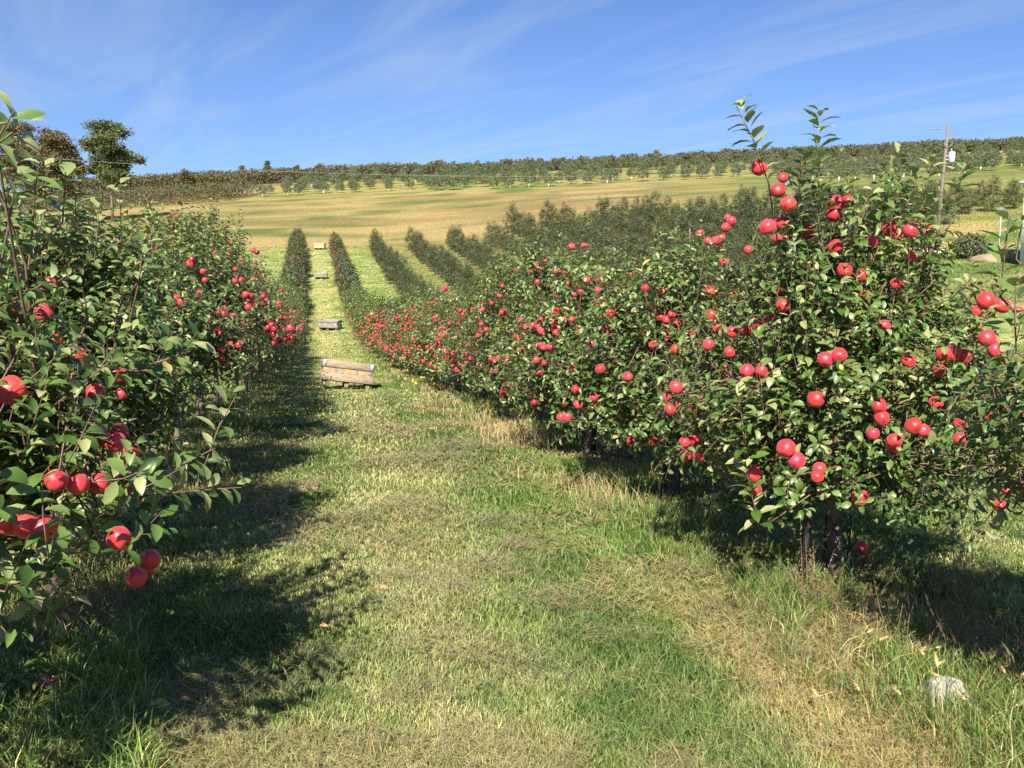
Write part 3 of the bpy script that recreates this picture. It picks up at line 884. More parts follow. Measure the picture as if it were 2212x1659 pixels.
# the trees themselves
protos = {}
def var_mesh(key, seed, R, H, low, shoots, lod, lsc, mats):
    if key in protos: return protos[key]
    bark, V, Tt, rn, env = grow(seed, R, H, low, shoots, lod, lsc)
    protos[key] = (bark.mesh("trunk", M_BARK, smooth=True), make_mesh("crown", V, Tt, None, mats, attrs={"rnd": rn}, smooth=lod == 0))
    return protos[key]
guard_me = mesh_guard().mesh("trunk_guard", M_MESHG)
for T in TREES:
    i, side = T['i'], T['side']
    r = np.random.default_rng(4000 + i + (500 if side == 'left' else 0))
    t = link("apple_tree", None, loc=(T['x'], T['y'], T['z']))
    if T['uniq']:
        base = np.array([T['x'], T['y'], T['z']])
        clear = []
        for k, a in enumerate(A for A in APPLES if A['T'] is T):
            c0 = a['p'] - base; dv = -a['p'] / np.linalg.norm(a['p'])
            clear.append((c0 - dv * .005, c0 + dv * .005, a['s'] * .70))
            if k % 5 < 4: clear.append((c0, c0 + dv * .26, a['s'] * (.55, .36, .50, .42)[k % 4]))
        extra = []
        def sh_(x0, y0, x1, y1, d):
            extra.append((unproj(x0, y0, d) - base, unproj(x1, y1, d - .03) - base))
        if side == 'right' and i == 1:
            sh_(1660, 395, 1600, 225, 4.75); sh_(1768, 520, 1770, 240, 5.0); sh_(1720, 470, 1735, 335, 5.3)
            sh_(1990, 480, 2010, 345, 5.4); sh_(2060, 470, 2080, 360, 5.5); sh_(1935, 470, 1930, 400, 5.2)
            sh_(1620, 1010, 1590, 830, 4.6); sh_(1655, 900, 1640, 800, 4.7); sh_(1640, 1145, 1612, 1010, 4.6)
        if side == 'right' and i == 2:
            sh_(1520, 560, 1515, 480, 6.8); sh_(1395, 640, 1385, 570, 7.0); sh_(1465, 880, 1445, 770, 6.6); sh_(1300, 720, 1280, 660, 7.2)
            sh_(1380, 730, 1372, 640, 6.9)
        if side == 'right' and i == 0:
            sh_(2160, 640, 2178, 475, 2.9); sh_(2195, 760, 2190, 620, 2.8); sh_(2195, 560, 2205, 480, 3.0)
        if side == 'right' and i == 4: sh_(1218, 560, 1195, 455, 12.1)
        if side == 'left' and i == 0:
            sh_(20, 480, 40, 350, 3.0); sh_(70, 490, 78, 355, 3.1); sh_(135, 480, 142, 370, 3.2); sh_(-20, 480, -10, 380, 2.9); sh_(-10, 310, 28, 240, 2.5); sh_(-30, 330, 60, 262, 2.6); sh_(440, 1010, 500, 850, 3.3); sh_(380, 770, 430, 720, 3.5); sh_(330, 800, 370, 720, 3.6)
            sh_(300, 1020, 470, 990, 3.2); sh_(250, 1080, 520, 1045, 3.15); sh_(60, 1010, 45, 900, 2.7); sh_(190, 690, 180, 620, 3.0)
        if side == 'left' and i == 1:
            sh_(95, 470, 100, 345, 4.6); sh_(165, 500, 160, 360, 4.8); sh_(262, 520, 258, 380, 4.9); sh_(205, 560, 215, 440, 4.4); sh_(330, 560, 325, 470, 5.0); sh_(300, 610, 310, 520, 4.4)
        if side == 'left' and i == 4: sh_(470, 540, 468, 455, 12.2); sh_(515, 560, 520, 455, 13.0)
        if side == 'left' and i == 3: sh_(400, 540, 395, 470, 9.8); sh_(345, 520, 350, 440, 9.6)
        lod = 0 if i < 5 else 1
        shoots = (760, 820, 760, 700, 660, 560, 520, 500)[i]
        bark, V, Tt, rn, env = grow(9000 + i + (50 if side == 'left' else 0), T['R'], T['H'], T['low'], shoots, lod, 1.0 if lod == 0 else 1.12, env=T['env'], extra=extra, clear=clear, topshoots=18 if side == 'left' else 14)
        link("trunk", bark.mesh("trunk", M_BARK, smooth=True), t)
        link("crown", make_mesh("crown", V, Tt, None, [M_LEAF], attrs={"rnd": rn}, smooth=lod == 0), t)
        if side == 'right': link("trunk_guard", guard_me, t)
    else:
        d = T['y']
        v = r.integers(0, 4 if d < 60 else 3)
        if d < 34: key, lod, shoots, lsc = ('m', v), 1, 420, 1.3
        elif d < 66: key, lod, shoots, lsc = ('f', v), 2, 330, 1.9
        else: key, lod, shoots, lsc = ('d', v), 2, 190, 2.7
        tm, cm = var_mesh(key, 60 + int(v) + 10 * lod + int(d > 66) * 5, 1.02, 2.45, .42, shoots, lod, lsc, [M_LEAF if d < 60 else M_LEAF_FAR])
        sc = T['H'] / 2.45 * r.uniform(.86, 1.12)
        t.rotation_euler = (0, 0, r.uniform(0, 6.28)); t.scale = (sc, sc, sc)
        link("trunk", tm, t); link("crown", cm, t)
    lab = f"apple tree hung with red fruit, {ordinal(i + 1)} along the row {side} of the grass lane"
    if side == 'right' and i == 1: lab = "tall apple tree with two long leafy shoots against the sky, right of the lane"
    if side == 'left' and i == 0: lab = "nearest apple tree left of the lane, its branches reaching over the grass"
    if side == 'right' and i == 0: lab = "apple tree cut off by the right edge of the picture, nearest in its row"
    tag(t, lab, 'apple tree', f"apple trees in the row {side} of the lane")

# stakes beside trunks
def stake(px, py, top, d, lab):
    p = unproj(px, py, d); p[2] = hgt(p[0], p[1])
    q = unproj(top[0], top[1], d)
    b = MB()
    ax = unit(q - p)
    b.tube([p - ax * .1, p + ax * .3, q, q + ax * .5], .021, 4)
    for k in range(7): b.box(p + ax * (.15 + k * .12) + np.array([0, -.018, 0]), (.02, .012, .012))
    return tag(link("metal_stake", b.mesh("metal_stake", M_STAKE)), lab, 'stake')
stake(1726, 1285, (1748, 1130), 5.05, "dark leaning metal stake beside the trunk of the tall right tree")
stake(1432, 1075, (1438, 1000), 7.4, "dark metal stake beside the trunk of the third right tree")
stake(1282, 980, (1284, 930), 9.7, "thin dark stake beside the fourth trunk of the right row")

# ------------------------------------------------------------------ apples
def apple_mesh(k=18, m=12, seed=0):
    r = np.random.default_rng(seed)
    th = np.linspace(0, pi, m + 1)
    # profile of an apple with dimples at both ends, unit diameter
    rad = .5 * np.sin(th) ** .88 * (1 + .05 * np.cos(th))
    z = .52 * np.cos(th)
    z = z - .11 * np.exp(-(th / .42) ** 2) + .085 * np.exp(-((pi - th) / .36) ** 2)
    an = np.arange(k) * 2 * pi / k
    lob = 1 + .03 * np.cos(5 * an + 1) + .05 * np.cos(2 * an + r.uniform(0, 6)) + .03 * np.cos(an + r.uniform(0, 6))
    V = np.stack([rad[1:-1, None] * np.cos(an)[None] * lob, rad[1:-1, None] * np.sin(an)[None] * lob, np.repeat(z[1:-1, None], k, 1)], -1).reshape(-1, 3)
    V = np.vstack([V, [0, 0, z[0]], [0, 0, z[-1]]])
    n = m - 1
    i = np.arange(n - 1)[:, None] * k; j = np.arange(k)[None]; j2 = (j + 1) % k
    q = np.stack([i + j, i + k + j, i + k + j2, i + j2], -1).reshape(-1, 4)
    t = [[j_, (j_ + 1) % k, n * k] for j_ in range(k)] + [[(n - 1) * k + (j_ + 1) % k, (n - 1) * k + j_, n * k + 1] for j_ in range(k)]
    return V, q, t
A_ME = []
for s in range(3):
    V, q, t_ = apple_mesh(20, 14, s)
    A_ME.append(make_mesh("apple", V, t_, q, [M_APPLE], smooth=True))
b = MB(); b.tube([(0, 0, .38), (.02, 0, .53), (.07, .02, .70)], [.022, .017, .022], 5); STEM_ME = b.mesh("stem", M_STEM)
b = MB()
for k in range(5):
    a_ = k * 2 * pi / 5
    b.tube([(.02 * cos(a_), .02 * sin(a_), -.425), (.055 * cos(a_), .055 * sin(a_), -.46), (.075 * cos(a_), .075 * sin(a_), -.435)], [.028, .022, .004], 4)
CALYX_ME = b.mesh("calyx", M_CALYX)

def place(T):
    i, s = T['i'], T['side']
    if s == 'right': return {0: "the right edge tree", 1: "the tall right tree"}.get(i, f"the {ordinal(i + 1)} right tree")
    return {0: "the near left tree"}.get(i, f"the {ordinal(i + 1)} left tree")
APPLES.sort(key=lambda a: -a['s'] / a['p'][1])
IND = APPLES[:296]
for a in APPLES[296:]: FAR.append((a['p'], a['s'], a['T']))
# clusters: fruit touching fruit
for a in IND:
    a['nb'] = [c_ for c_ in IND if c_ is not a and np.linalg.norm(c_['p'] - a['p']) < .125]
groups = {}
for a in IND:
    T = a['T']
    zt = (a['p'][2] - T['z'] - T['low']) / (T['H'] - T['low'])
    zone = "top" if zt > .85 else "upper part" if zt > .6 else "middle" if zt > .33 else "lower part" if zt > .1 else "skirt"
    # seen along the lane: which side of the trunk
    ux = a['p'][0] / a['p'][1] - T['x'] / T['y']
    hz = ux * T['y'] / max(T['R'], .1)
    side = "left of" if hz < -.3 else "right of" if hz > .3 else "in line with"
    form = {0: "single red apple", 1: "red apple of a pair"}.get(len(a['nb']), "red apple of a cluster")
    a['base'] = (form, zone, side, place(T))
    groups.setdefault(a['base'], []).append(a)
for bs, lst in groups.items():
    lst.sort(key=lambda a: -a['p'][2])
    for k, a in enumerate(lst):
        pre = "" if len(lst) == 1 else ("upper " if k == 0 else "lower ") if len(lst) == 2 else ("highest " if k == 0 else "lowest " if k == len(lst) - 1 else ordinal(k + 1) + " highest ")
        form, zone, side, pl = bs
        sd = {"left of": "left", "right of": "right", "in line with": "mid"}[side]
        zn = {"top": "at the {} top of", "upper part": "high {} in", "middle": "half way up {} in", "lower part": "low {} in", "skirt": "below {} in"}[zone]
        sdw = {"left": "left", "right": "right", "mid": "centre"}[sd]
        a['label'] = f"{pre}{form}, {zn.format(sdw)} {pl}"
for k, a in enumerate(IND):
    r = np.random.default_rng(333 + k)
    o_ = link("apple", A_ME[k % 3], loc=a['p'], scale=(a['s'], a['s'] * r.uniform(.94, 1.04), a['s'] * r.uniform(.90, 1.06)))
    # hangs with the eye down and turned outward
    T = a['T']
    ou = Vector((a['p'][0] - T['x'], a['p'][1] - T['y'], 0)).normalized()
    tl = r.uniform(.2, 1.35)
    axis = Vector((0, 0, 1)).cross(ou)
    o_.rotation_mode = 'QUATERNION'
    from mathutils import Quaternion
    o_.rotation_quaternion = Quaternion(axis, -tl) @ Quaternion((0, 0, 1), r.uniform(0, 6.28))
    tag(o_, a['label'], 'apple', f"red apples on {place(T)}")
    if k < 130:
        link("stem", STEM_ME, o_); link("calyx", CALYX_ME, o_)
# the small fruit on the further trees: one mass
V, q, t_ = apple_mesh(7, 5, 1)
t_ = np.array(t_)
n = len(FAR)
FP = np.array([f_[0] for f_ in FAR]); FS = np.array([f_[1] for f_ in FAR]) * np.interp(FP[:, 1], [15, 60, 110], [1.0, 1.15, 1.35])
VV = (FP[:, None, :] + V[None] * FS[:, None, None]).reshape(-1, 3)
QQ = (np.arange(n)[:, None, None] * len(V) + q[None]).reshape(-1, 4)
TT = (np.arange(n)[:, None, None] * len(V) + t_[None]).reshape(-1, 3)
tag(link("distant_apples", make_mesh("distant_apples", VV, TT, QQ, [M_APPLEFAR], smooth=True)), "small red apples scattered over the farther trees of both rows", 'apples', kind='stuff')

# ------------------------------------------------------------------ dark rows without fruit to the right
def dark_mesh(v, far):
    return var_mesh(('k', int(v), far), 300 + int(v), .92, 2.75, .2, 300 if not far else 210, 2, 1.7 if not far else 2.1, [M_LEAF_DARK])
cnt = 0
for k in range(3, 15):
    off = 2.35 + 4.7 * (k - 2)
    y0, y1, st = 34, 112, 2.6
    if k == 3: y0 = 46
    if k in (4, 5): y0 = 48
    if k >= 6: y0, st = 56, 3.0
    if k >= 7: y1 = 122
    if k >= 9: y0, y1 = 70, 114
    if k >= 11: y0, y1 = 84, 108
    j = 0
    for yy in np.arange(y0, y1, st):
        r = np.random.default_rng(int(k * 1000 + yy * 10))
        x_ = lane_x(yy) + off + r.normal(0, .12); y_ = yy + r.normal(0, .15)
        if k >= 3 and x_ / y_ > .62: continue
        j += 1; cnt += 1
        tm, cm = dark_mesh(r.integers(0, 4), yy > 70)
        sc = r.uniform(.80, 1.16) * (1.18 if k >= 7 else .92)
        t = link("orchard_tree", None, loc=(x_, y_, float(hgt(x_, y_))), rot=(0, 0, r.uniform(0, 6.28)), scale=(sc * .98, sc * .98, sc))
        link("trunk", tm, t); link("crown", cm, t)
        tag(t, f"dark green fruitless tree, {ordinal(j)} from the near end of the {ordinal(k - 2)} dark row", 'orchard tree', "dark fruitless orchard trees right of the lane")
print("dark trees", cnt)
# the dark block behind the house
j = 0
for row, (yy, x0, x1) in enumerate(((92, 30, 66), (97, 29, 70))):
    for x_ in np.arange(x0, x1, 2.7):
        r = np.random.default_rng(int(yy * 100 + x_ * 10)); j += 1
        tm, cm = dark_mesh(r.integers(0, 4), True)
        sc = r.uniform(.9, 1.25); y_ = yy + r.normal(0, .5)
        t = link("orchard_tree", None, loc=(x_, y_, float(hgt(x_, y_))), rot=(0, 0, r.uniform(0, 6.28)), scale=sc)
        link("trunk", tm, t); link("crown", cm, t)
        tag(t, f"dark tree in the {('front', 'back')[row]} line behind the white house, {ordinal(j if row == 0 else j - 14)} from its left end", 'orchard tree', "dark trees behind the house")

# ------------------------------------------------------------------ young orchard on the hill
def young_mesh(v):
    key = ('y', int(v))
    if key in protos: return protos[key]
    bark, V, Tt, rn, env = grow(700 + int(v), 1.55, 3.0, .85, 190, 2, 3.2, nlimb=7, trunk_r=.05, topshoots=10)
    protos[key] = (bark.mesh("trunk", M_BARK), make_mesh("crown", V, Tt, None, [M_LEAF_YOUNG], attrs={"rnd": rn}))
    return protos[key]
b = MB(); b.tube([(0, 0, -.05), (0, 0, .4), (0.01, 0, .78)], .14, 6); WG = b.mesh("trunk_guard", M_GUARD)
cnt = 0
for row, yb in enumerate((224, 233, 243, 254, 266, 279, 293)):
    j = 0
    for xb in np.arange(-66, 176, 4.7 if row < 4 else 7.5):
        r = np.random.default_rng(int(row * 977 + (xb + 300) * 10))
        x_ = xb + (row % 2) * 2.4 + r.normal(0, .5); y_ = yb + r.normal(0, 1.2) - (14 * sstep(70, 110, x_) * (row < 3)) - .05 * x_ * 0
        if row == 0 and x_ < -20 or r.random() < .07: continue
        if x_ / y_ < -.40 or x_ / y_ > .60 or cnt >= 290: continue
        j += 1; cnt += 1
        tm, cm = young_mesh(r.integers(0, 4))
        sc = r.uniform(.62, 1.05) * (1.2 if row > 2 else 1.0)
        z_ = float(hgt(x_, y_))
        t = link("young_tree", None, loc=(x_, y_, z_), rot=(0, 0, r.uniform(0, 6.28)), scale=sc * 1.2)
        link("trunk", tm, t); link("crown", cm, t)
        if r.random() < .42: link("trunk_guard", WG, t)
        tag(t, f"small hill tree, {ordinal(j)} from the left in the {ordinal(row + 1)} row up the far hill", 'young tree', "young trees in rows on the far hill")
print("young trees", cnt)
# nearer young trees on the right slope
j = 0
for yb, x0, x1 in ((175, 52, 86), (188, 58, 100), (202, 66, 116), (216, 74, 128), (226, 84, 134)):
    for xb in np.arange(x0, x1, 6.0):
        r = np.random.default_rng(int(yb * 31 + xb * 10)); j += 1
        x_, y_ = xb + r.normal(0, .8), yb + r.normal(0, 1.5)
        tm, cm = young_mesh(r.integers(0, 4)); sc = r.uniform(.9, 1.35)
        t = link("young_tree", None, loc=(x_, y_, float(hgt(x_, y_))), rot=(0, 0, r.uniform(0, 6.28)), scale=sc)
        link("trunk", tm, t); link("crown", cm, t)
        if r.random() < .7: link("trunk_guard", WG, t)
        tag(t, f"small young tree on the right hand slope above the dark rows, {ordinal(j)} from below", 'young tree', "young trees on the right slope")

# ------------------------------------------------------------------ brown orchard along the ridge: reads as one mass
def clumps(P, size, r, flat=.5):
    n = len(P)
    D = unit(r.normal(0, 1, (n, 3)) + np.array([0, 0, .35])); Nn = r.normal(0, 1, (n, 3)) + np.array([0, -.5, .7])
    L = size * r.uniform(.6, 1.35, n)
    return leaves(P, D, Nn, L, L * r.uniform(.45, .8, n), r.uniform(.1, .9, n), r.uniform(0, .5, n), 2)
r = np.random.default_rng(55)
n = 125000
xx = r.uniform(-150, 205, n)
yy = 306 + r.uniform(-4, 16, n) ** 1.0
rowd = r.uniform(0, 1, n)
bump = fbm(xx, yy * .2, 2.4, 5, 2)
top = 1.7 + 1.9 * bump + .9 * (vnoise(xx, yy * 0, .7, 3) > .62) + 1.0 * sstep(20, -60, xx)
zz = top * rowd ** .75
P = np.stack([xx, yy, hgt(xx, yy) + zz + .2], -1)
V, T_, m = clumps(P, .68, r)
rn = np.clip(.40 + (bump - .5) * .6 + r.normal(0, .2, n) + .18 * sstep(-20, -90, xx), 0, 1)
tag(link("ridge_orchard", make_mesh("ridge_orchard", V, T_, None, [M_LEAF_BROWN], attrs={"rnd": np.repeat(rn, m)})), "brown autumn orchard rows along the ridge below the sky", 'trees', kind='stuff')
# lower brown rows on the far left slope
n = 26000
xx = r.uniform(-150, -68, n); yy = 225 + r.uniform(-6, 24, n) + .25 * (xx + 60)
bump = fbm(xx, yy, 3.2, 8, 2)
zz = (2.0 + 3.2 * bump) * np.sqrt(r.uniform(0, 1, n))
P = np.stack([xx, yy, hgt(xx, yy) + zz], -1)
V, T_, m = clumps(P, .5, r)
tag(link("hedgerow", make_mesh("hedgerow", V, T_, None, [M_LEAF_BROWN], attrs={"rnd": np.repeat(np.clip(.35 + r.normal(0, .22, n), 0, 1), m)})), "brown and dark green old orchard below the tall trees at left", 'trees', kind='stuff')

# ------------------------------------------------------------------ larger trees on the skyline
def big_tree(name, base, blobs, mat, lab, cat, seed, leaf=.45, dens=1.0, trunk_r=.35):
    """blobs: (dx, dz, radius) of foliage masses in metres from the foot"""
    r = np.random.default_rng(seed)
    t = link(name, None, loc=base)
    bk = MB()
    top = max(b_[1] for b_ in blobs)
    tz = np.linspace(-.3, top * .9, 7)
    cx = np.interp(tz, sorted(b_[1] for b_ in blobs), [b_[0] for b_ in sorted(blobs, key=lambda q: q[1])]) * np.clip(tz / top, 0, 1) * .6
    bk.tube(np.stack([cx, r.normal(0, .08, 7), tz], -1), np.linspace(trunk_r, trunk_r * .15, 7), 8, .1)
    Ps, Rs = [], []
    for dx, dz, rad in blobs:
        dy = r.normal(0, rad * .5)
        z0 = max(.5, dz - rad * 1.2)
        bk.tube([(np.interp(z0, tz, cx), 0, z0), (dx * .5, dy * .5, dz - rad * .5), (dx, dy, dz)], [trunk_r * .3, trunk_r * .2, .03], 5, .2)
        for s in range(max(5, int(7 * rad * dens))):      # each mass is several ragged sprays
            c_ = np.array([dx, dy, dz]) + unit(r.normal(0, 1, 3)) * rad * r.uniform(.25, .95) * np.array([1, 1, .8])
            k = int(70 * dens)
            sp = r.normal(0, 1, (k, 3)) * np.array([.38, .38, .24]) * (rad * .75)
            Ps.append(c_ + sp); Rs.append(np.clip(r.normal(.45, .16) + r.normal(0, .14, k), 0, 1))
    P = np.vstack(Ps)
    V, T_, m = clumps(P, leaf, r)
    link("trunk", bk.mesh("trunk", M_BARK), t)
    link("crown", make_mesh("crown", V, T_, None, [mat], attrs={"rnd": np.repeat(np.concatenate(Rs), m)}), t)
    return tag(t, lab, cat, "large trees on the skyline")
def foot(px, d):
    x_ = (px - 1106) / FPX * d
    return (x_, d, float(hgt(x_, d)))
f_ = foot(255, 172)
def zrel(py, d, f): return unproj(1106, py, d)[2] - f[2]
def blobs_from(pts, px0, d, f): return [((x_ - px0) / FPX * d, zrel(y_, d, f), rr / FPX * d) for x_, y_, rr in pts]
bl = blobs_from([(232, 282, 24), (258, 275, 22), (278, 286, 20), (240, 302, 24), (270, 308, 26), (222, 316, 18), (203, 312, 12), (250, 330, 26), (278, 330, 20), (262, 348, 24), (230, 355, 20), (290, 345, 18), (312, 343, 13), (250, 372, 24), (275, 372, 20), (225, 370, 14), (262, 392, 20)], 255, 172, f_)
big_tree("oak_tree", f_, bl, M_LEAF_OAK, "tall dark green ragged tree standing alone on the left skyline", "tree", 11, .42, 1.15)
f2 = foot(95, 168)
bl = blobs_from([(150, 300, 26), (120, 312, 30), (165, 325, 24), (95, 330, 30), (140, 345, 32), (178, 350, 22), (190, 372, 18), (110, 370, 34), (150, 380, 30), (70, 350, 30), (60, 385, 36), (120, 405, 34), (165, 405, 22)], 95, 168, f2)
big_tree("maple_tree", f2, bl, M_LEAF_RUST, "broad olive and rust coloured tree left of the lone tall tree", "tree", 12, .45, 1.05)
f3 = foot(35, 182)
bl = blobs_from([(60, 275, 20), (35, 290, 26), (85, 283, 16), (10, 310, 30), (45, 320, 32), (0, 350, 34), (40, 365, 34), (-30, 330, 30)], 35, 182, f3)
big_tree("maple_tree", f3, bl, M_LEAF_RUST, "rust red tree at the left picture edge behind the apple shoots", "tree", 13, .45, 1.05)
for px_, py_, w_, d_, mt, nm, lb in ((590, 350, 16, 330, M_LEAF_OAK, "conifer_tree", "dark pointed tree rising above the ridge over the lane"),
        (700, 360, 17, 335, M_LEAF_RUST, "maple_tree", "rounded tawny tree on the ridge right of the pointed one"),
        (415, 376, 18, 300, M_LEAF_RUST, "maple_tree", "rounded brown tree on the left ridge beyond the hill field"),
        (537, 366, 12, 325, M_LEAF_OAK, "oak_tree", "small green tree on the ridge left of the pointed one"),
        (650, 362, 10, 335, M_LEAF_OAK, "oak_tree", "small dark tree on the ridge between pointed and tawny trees"),
        (1409, 328, 9, 318, M_LEAF_YOUNG, "oak_tree", "small lone green tree poking above the middle of the ridge")):
    f_ = foot(px_, d_)
    h_ = max(4.0, zrel(py_ - 4, d_, f_)); w2 = w_ / FPX * d_
    if nm == "conifer_tree": bl = [(0, h_ * (.25 + .11 * k), w2 * (1.0 - .14 * k)) for k in range(7)]
    else: bl = [(-w2 * .5, h_ * .6, w2 * .6), (w2 * .5, h_ * .62, w2 * .6), (0, h_ * .85, w2 * .6), (w2 * .1, h_ * .45, w2 * .8)]
    big_tree(nm, f_, bl, mt, lb, "tree", 20 + px_, .5, .9, .2)

# ------------------------------------------------------------------ bins in the lane
def bin_(px, py, d, yaw, roll, w, dep, h, mat, lab, blue=False, pitch=0., sk=.09):
    p = unproj(px, py, d); z = float(hgt(p[0], p[1]))
    t = link("apple_bin", None, loc=(p[0], p[1], z + .06), rot=(radians(pitch), radians(roll), radians(yaw)))
    r = np.random.default_rng(int(px))
    th = .022
    z0 = sk
    for nm, cy, ax in (("front", -dep / 2, 0), ("back", dep / 2, 0), ("side", -w / 2, 1), ("side", w / 2, 1)):
        L_ = w if ax == 0 else dep - 2 * th - .004
        b = MB(); npl = 7
        pw = L_ / npl
        for k in range(npl):
            c_ = -L_ / 2 + pw * (k + .5)
            zz_ = z0 + h / 2 + r.normal(0, .002)
            aa = r.uniform(.1, 1)
            if ax == 0: b.box((c_, cy, zz_), (pw - .008, th, h - .03), a=aa, bevel=.0015)
            else: b.box((cy, c_, zz_), (th, pw - .008, h - .03), a=aa, bevel=.0015)
        pn = link("panel", b.mesh("panel", mat), t)
        sgn = -1 if cy < 0 else 1
        for zc, hh in ((z0 + h - .085, .165), (z0 + .085, .165)):
            b = MB()
            ofs = cy + sgn * (th + .006)
            ll = L_ + (.05 if ax == 0 else 0)
            if ax == 0: b.box((0, ofs, zc), (ll, .024, hh), a=r.uniform(0, .45), bevel=.002)
            else: b.box((ofs, 0, zc), (.024, ll, hh), a=r.uniform(0, .45), bevel=.002)
            link("rail", b.mesh("rail", mat), pn)
            if blue and ax == 0 and zc > z0 + h / 2 and sgn < 0:
                for sx in (-1, 1):
                    bb = MB(); bb.box((sx * (ll / 2 - .045), ofs - .0145, zc), (.065, .006, hh - .03), a=.5)
                    link("paint_patch", bb.mesh("paint_patch", M_BLUE), pn)
    b = MB()
    for k in range(6): b.box((0, -dep / 2 + dep / 6 * (k + .5), z0 + .012), (w - .07, dep / 6 - .012, .02), a=r.uniform(0, .6))
    link("floor", b.mesh("floor", mat), t)
    for sx in (-w / 2 + .07, 0, w / 2 - .07):
        b = MB(); b.box((sx, 0, sk / 2 - .02), (.09, dep - .06, sk + .03), a=.1, bevel=.006)
        link("skid", b.mesh("skid", mat), t)
    for sx in (-1, 1):
        for sy in (-1, 1):
            b = MB(); b.box((sx * (w / 2 - .045), sy * (dep / 2 - .045), z0 + h / 2 + .02), (.06, .06, h - .05), a=.2)
            link("corner_post", b.mesh("corner_post", mat), t)
    return tag(t, lab, 'wooden crate', "wooden apple bins standing in the lane")
bin_(746, 845, 20.5, 13, 8, 1.10, 1.0, .47, M_WOOD, "nearest wooden bin in the lane, orange planks and blue painted corners", True, pitch=-7)
bin_(713, 713, 57, -6, 2, 1.2, 1.05, .50, M_WOODGREY, "grey weathered wooden bin, second away along the lane", False)
bin_(694, 598, 88, 8, -4, 1.2, 1.05, .40, M_WOODGREY, "low dark grey wooden bin third away along the lane", False)
bin_(691, 538, 115, 0, 0, 1.25, 1.1, .62, M_WOODNEW, "pale new yellow wooden bin at the far end of the lane", False)

# ------------------------------------------------------------------ power pole and wires
p = unproj(2023, 530, 66); zb = float(hgt(p[0], 66)); ztop = unproj(2033, 268, 66)[2]
t = link("utility_pole", None, loc=(p[0], 66, zb))
H_ = ztop - zb
b = MB(); b.tube([(0, 0, -.3), (.15, 0, H_ * .5), (.38, 0, H_)], [.14, .12, .095], 10); link("pole_shaft", b.mesh("pole_shaft", M_POLE, smooth=True), t)
b = MB(); zc = unproj(2045, 339, 66)[2] - zb
b.tube([(.70, -.1, zc - .42), (.70, -.1, zc - .38), (.70, -.1, zc + .30), (.70, -.1, zc + .36)], [.18, .23, .23, .17], 14)
tr_ = link("transformer", b.mesh("transformer", plain("transformer_grey", (.45, .48, .50), .5)), t)
b = MB(); b.tube([(.66, -.1, zc + .36), (.66, -.1, zc + .58)], [.05, .03], 8); b.box((.42, -.05, zc + .05), (.34, .06, .07)); b.box((.42, -.05, zc - .2), (.34, .06, .07))
link("bushing", b.mesh("bushing", plain("bushing_grey", (.35, .36, .38), .5)), tr_)
b = MB(); zi = unproj(2005, 279, 66)[2] - zb
b.tube([(.38, 0, zi), (-.3, 0, zi + .02)], .02, 5); b.tube([(-.95, 0, zi - .02), (-.32, 0, zi)], [.05, .035], 6)
for k in range(4): b.tube([(-.4 - .16 * k, 0, zi + .0), (-.44 - .16 * k, 0, zi)], .045, 8)
link("insulator", b.mesh("insulator", plain("insulator_grey", (.22, .22, .23), .6)), t)
b = MB()
for s_ in (-.25, .3): b.tube([(.33 + s_ * .2, -.12, H_ * .82), (.33 + s_, -.18, H_ * .84), (.33 + s_, -.18, H_ * .87)], .03, 5)
link("cutout_bracket", b.mesh("cutout_bracket", plain("bracket_grey", (.25, .25, .26), .5)), t)
tag(t, "weathered wooden power pole with a white transformer can, right of the orchard", 'power pole')
M_WIRE = plain("wire", (.26, .26, .25), .7)
M_WIRE2 = plain("pale_wire", (.3, .31, .33), .6)
def wire(zf, x1, lab, m_, rad):
    xs = np.linspace(-62, x1, 60)
    b = MB(); b.tube(np.stack([xs, np.full(60, 66.0), zf(xs)], -1), rad, 4)
    tag(link("power_wire", b.mesh("power_wire", m_)), lab, 'wire', "power wires crossing the valley")
def yz(py): return unproj(1106, py, 66)[2]
wire(lambda xs: yz(312) + .00087 * (xs + 5.4) ** 2, p[0] - .6, "thin upper power wire running across the sky to the pole top", M_WIRE2, .003)
wire(lambda xs: yz(381) + .00105 * (xs - 1.5) ** 2, p[0] + .15, "lower power wire hanging across the far hill to the pole", M_WIRE, .009)

# ------------------------------------------------------------------ house corner, dish, mound at the right edge
hp = unproj(2203, 560, 56); hz = float(hgt(hp[0], 56)); htop = unproj(2203, 398, 56)[2] - hz
M_SIDING = plain("white_siding", (.78, .77, .74), .6, .08, 6)
M_TRIM = plain("dark_trim", (.06, .06, .065), .5)
t = link("white_house", None, loc=(hp[0], 56, hz), rot=(0, 0, radians(-40)))
b = MB()
nb = 1
for k in range(nb):
    hh = (htop + .4) / nb
    b.box((3.5, 2.5, -.4 + hh * (k + .5)), (7.0 - .01 * (k % 2), 5.0 - .01 * (k % 2), hh - .003), a=.5)
link("wall", b.mesh("wall", M_SIDING), t)
b = MB(); b.box((3.5, 2.5, htop + .10), (7.5, 5.5, .16)); link("roof", b.mesh("roof", M_SIDING), t)
b = MB(); b.box((3.5, -.03, htop - .12), (7.1, .05, .18)); link("fascia", b.mesh("fascia", M_TRIM), t)
wf = MB(); wf.box((2.6, -.03, 1.9), (1.3, .06, 1.3)); w_ = link("window", wf.mesh("window", M_SIDING), t)
wp = MB(); wp.box((2.6, -.05, 1.9), (1.1, .05, 1.1)); link("pane", wp.mesh("pane", plain("window_glass", (.04, .05, .06), .1)), w_)
tag(t, "white sided house corner at the right edge of the picture", 'house')
dp = unproj(2163, 456, 54); dz = float(hgt(dp[0], 54))
t = link("satellite_dish", None, loc=(dp[0], 54, dz))
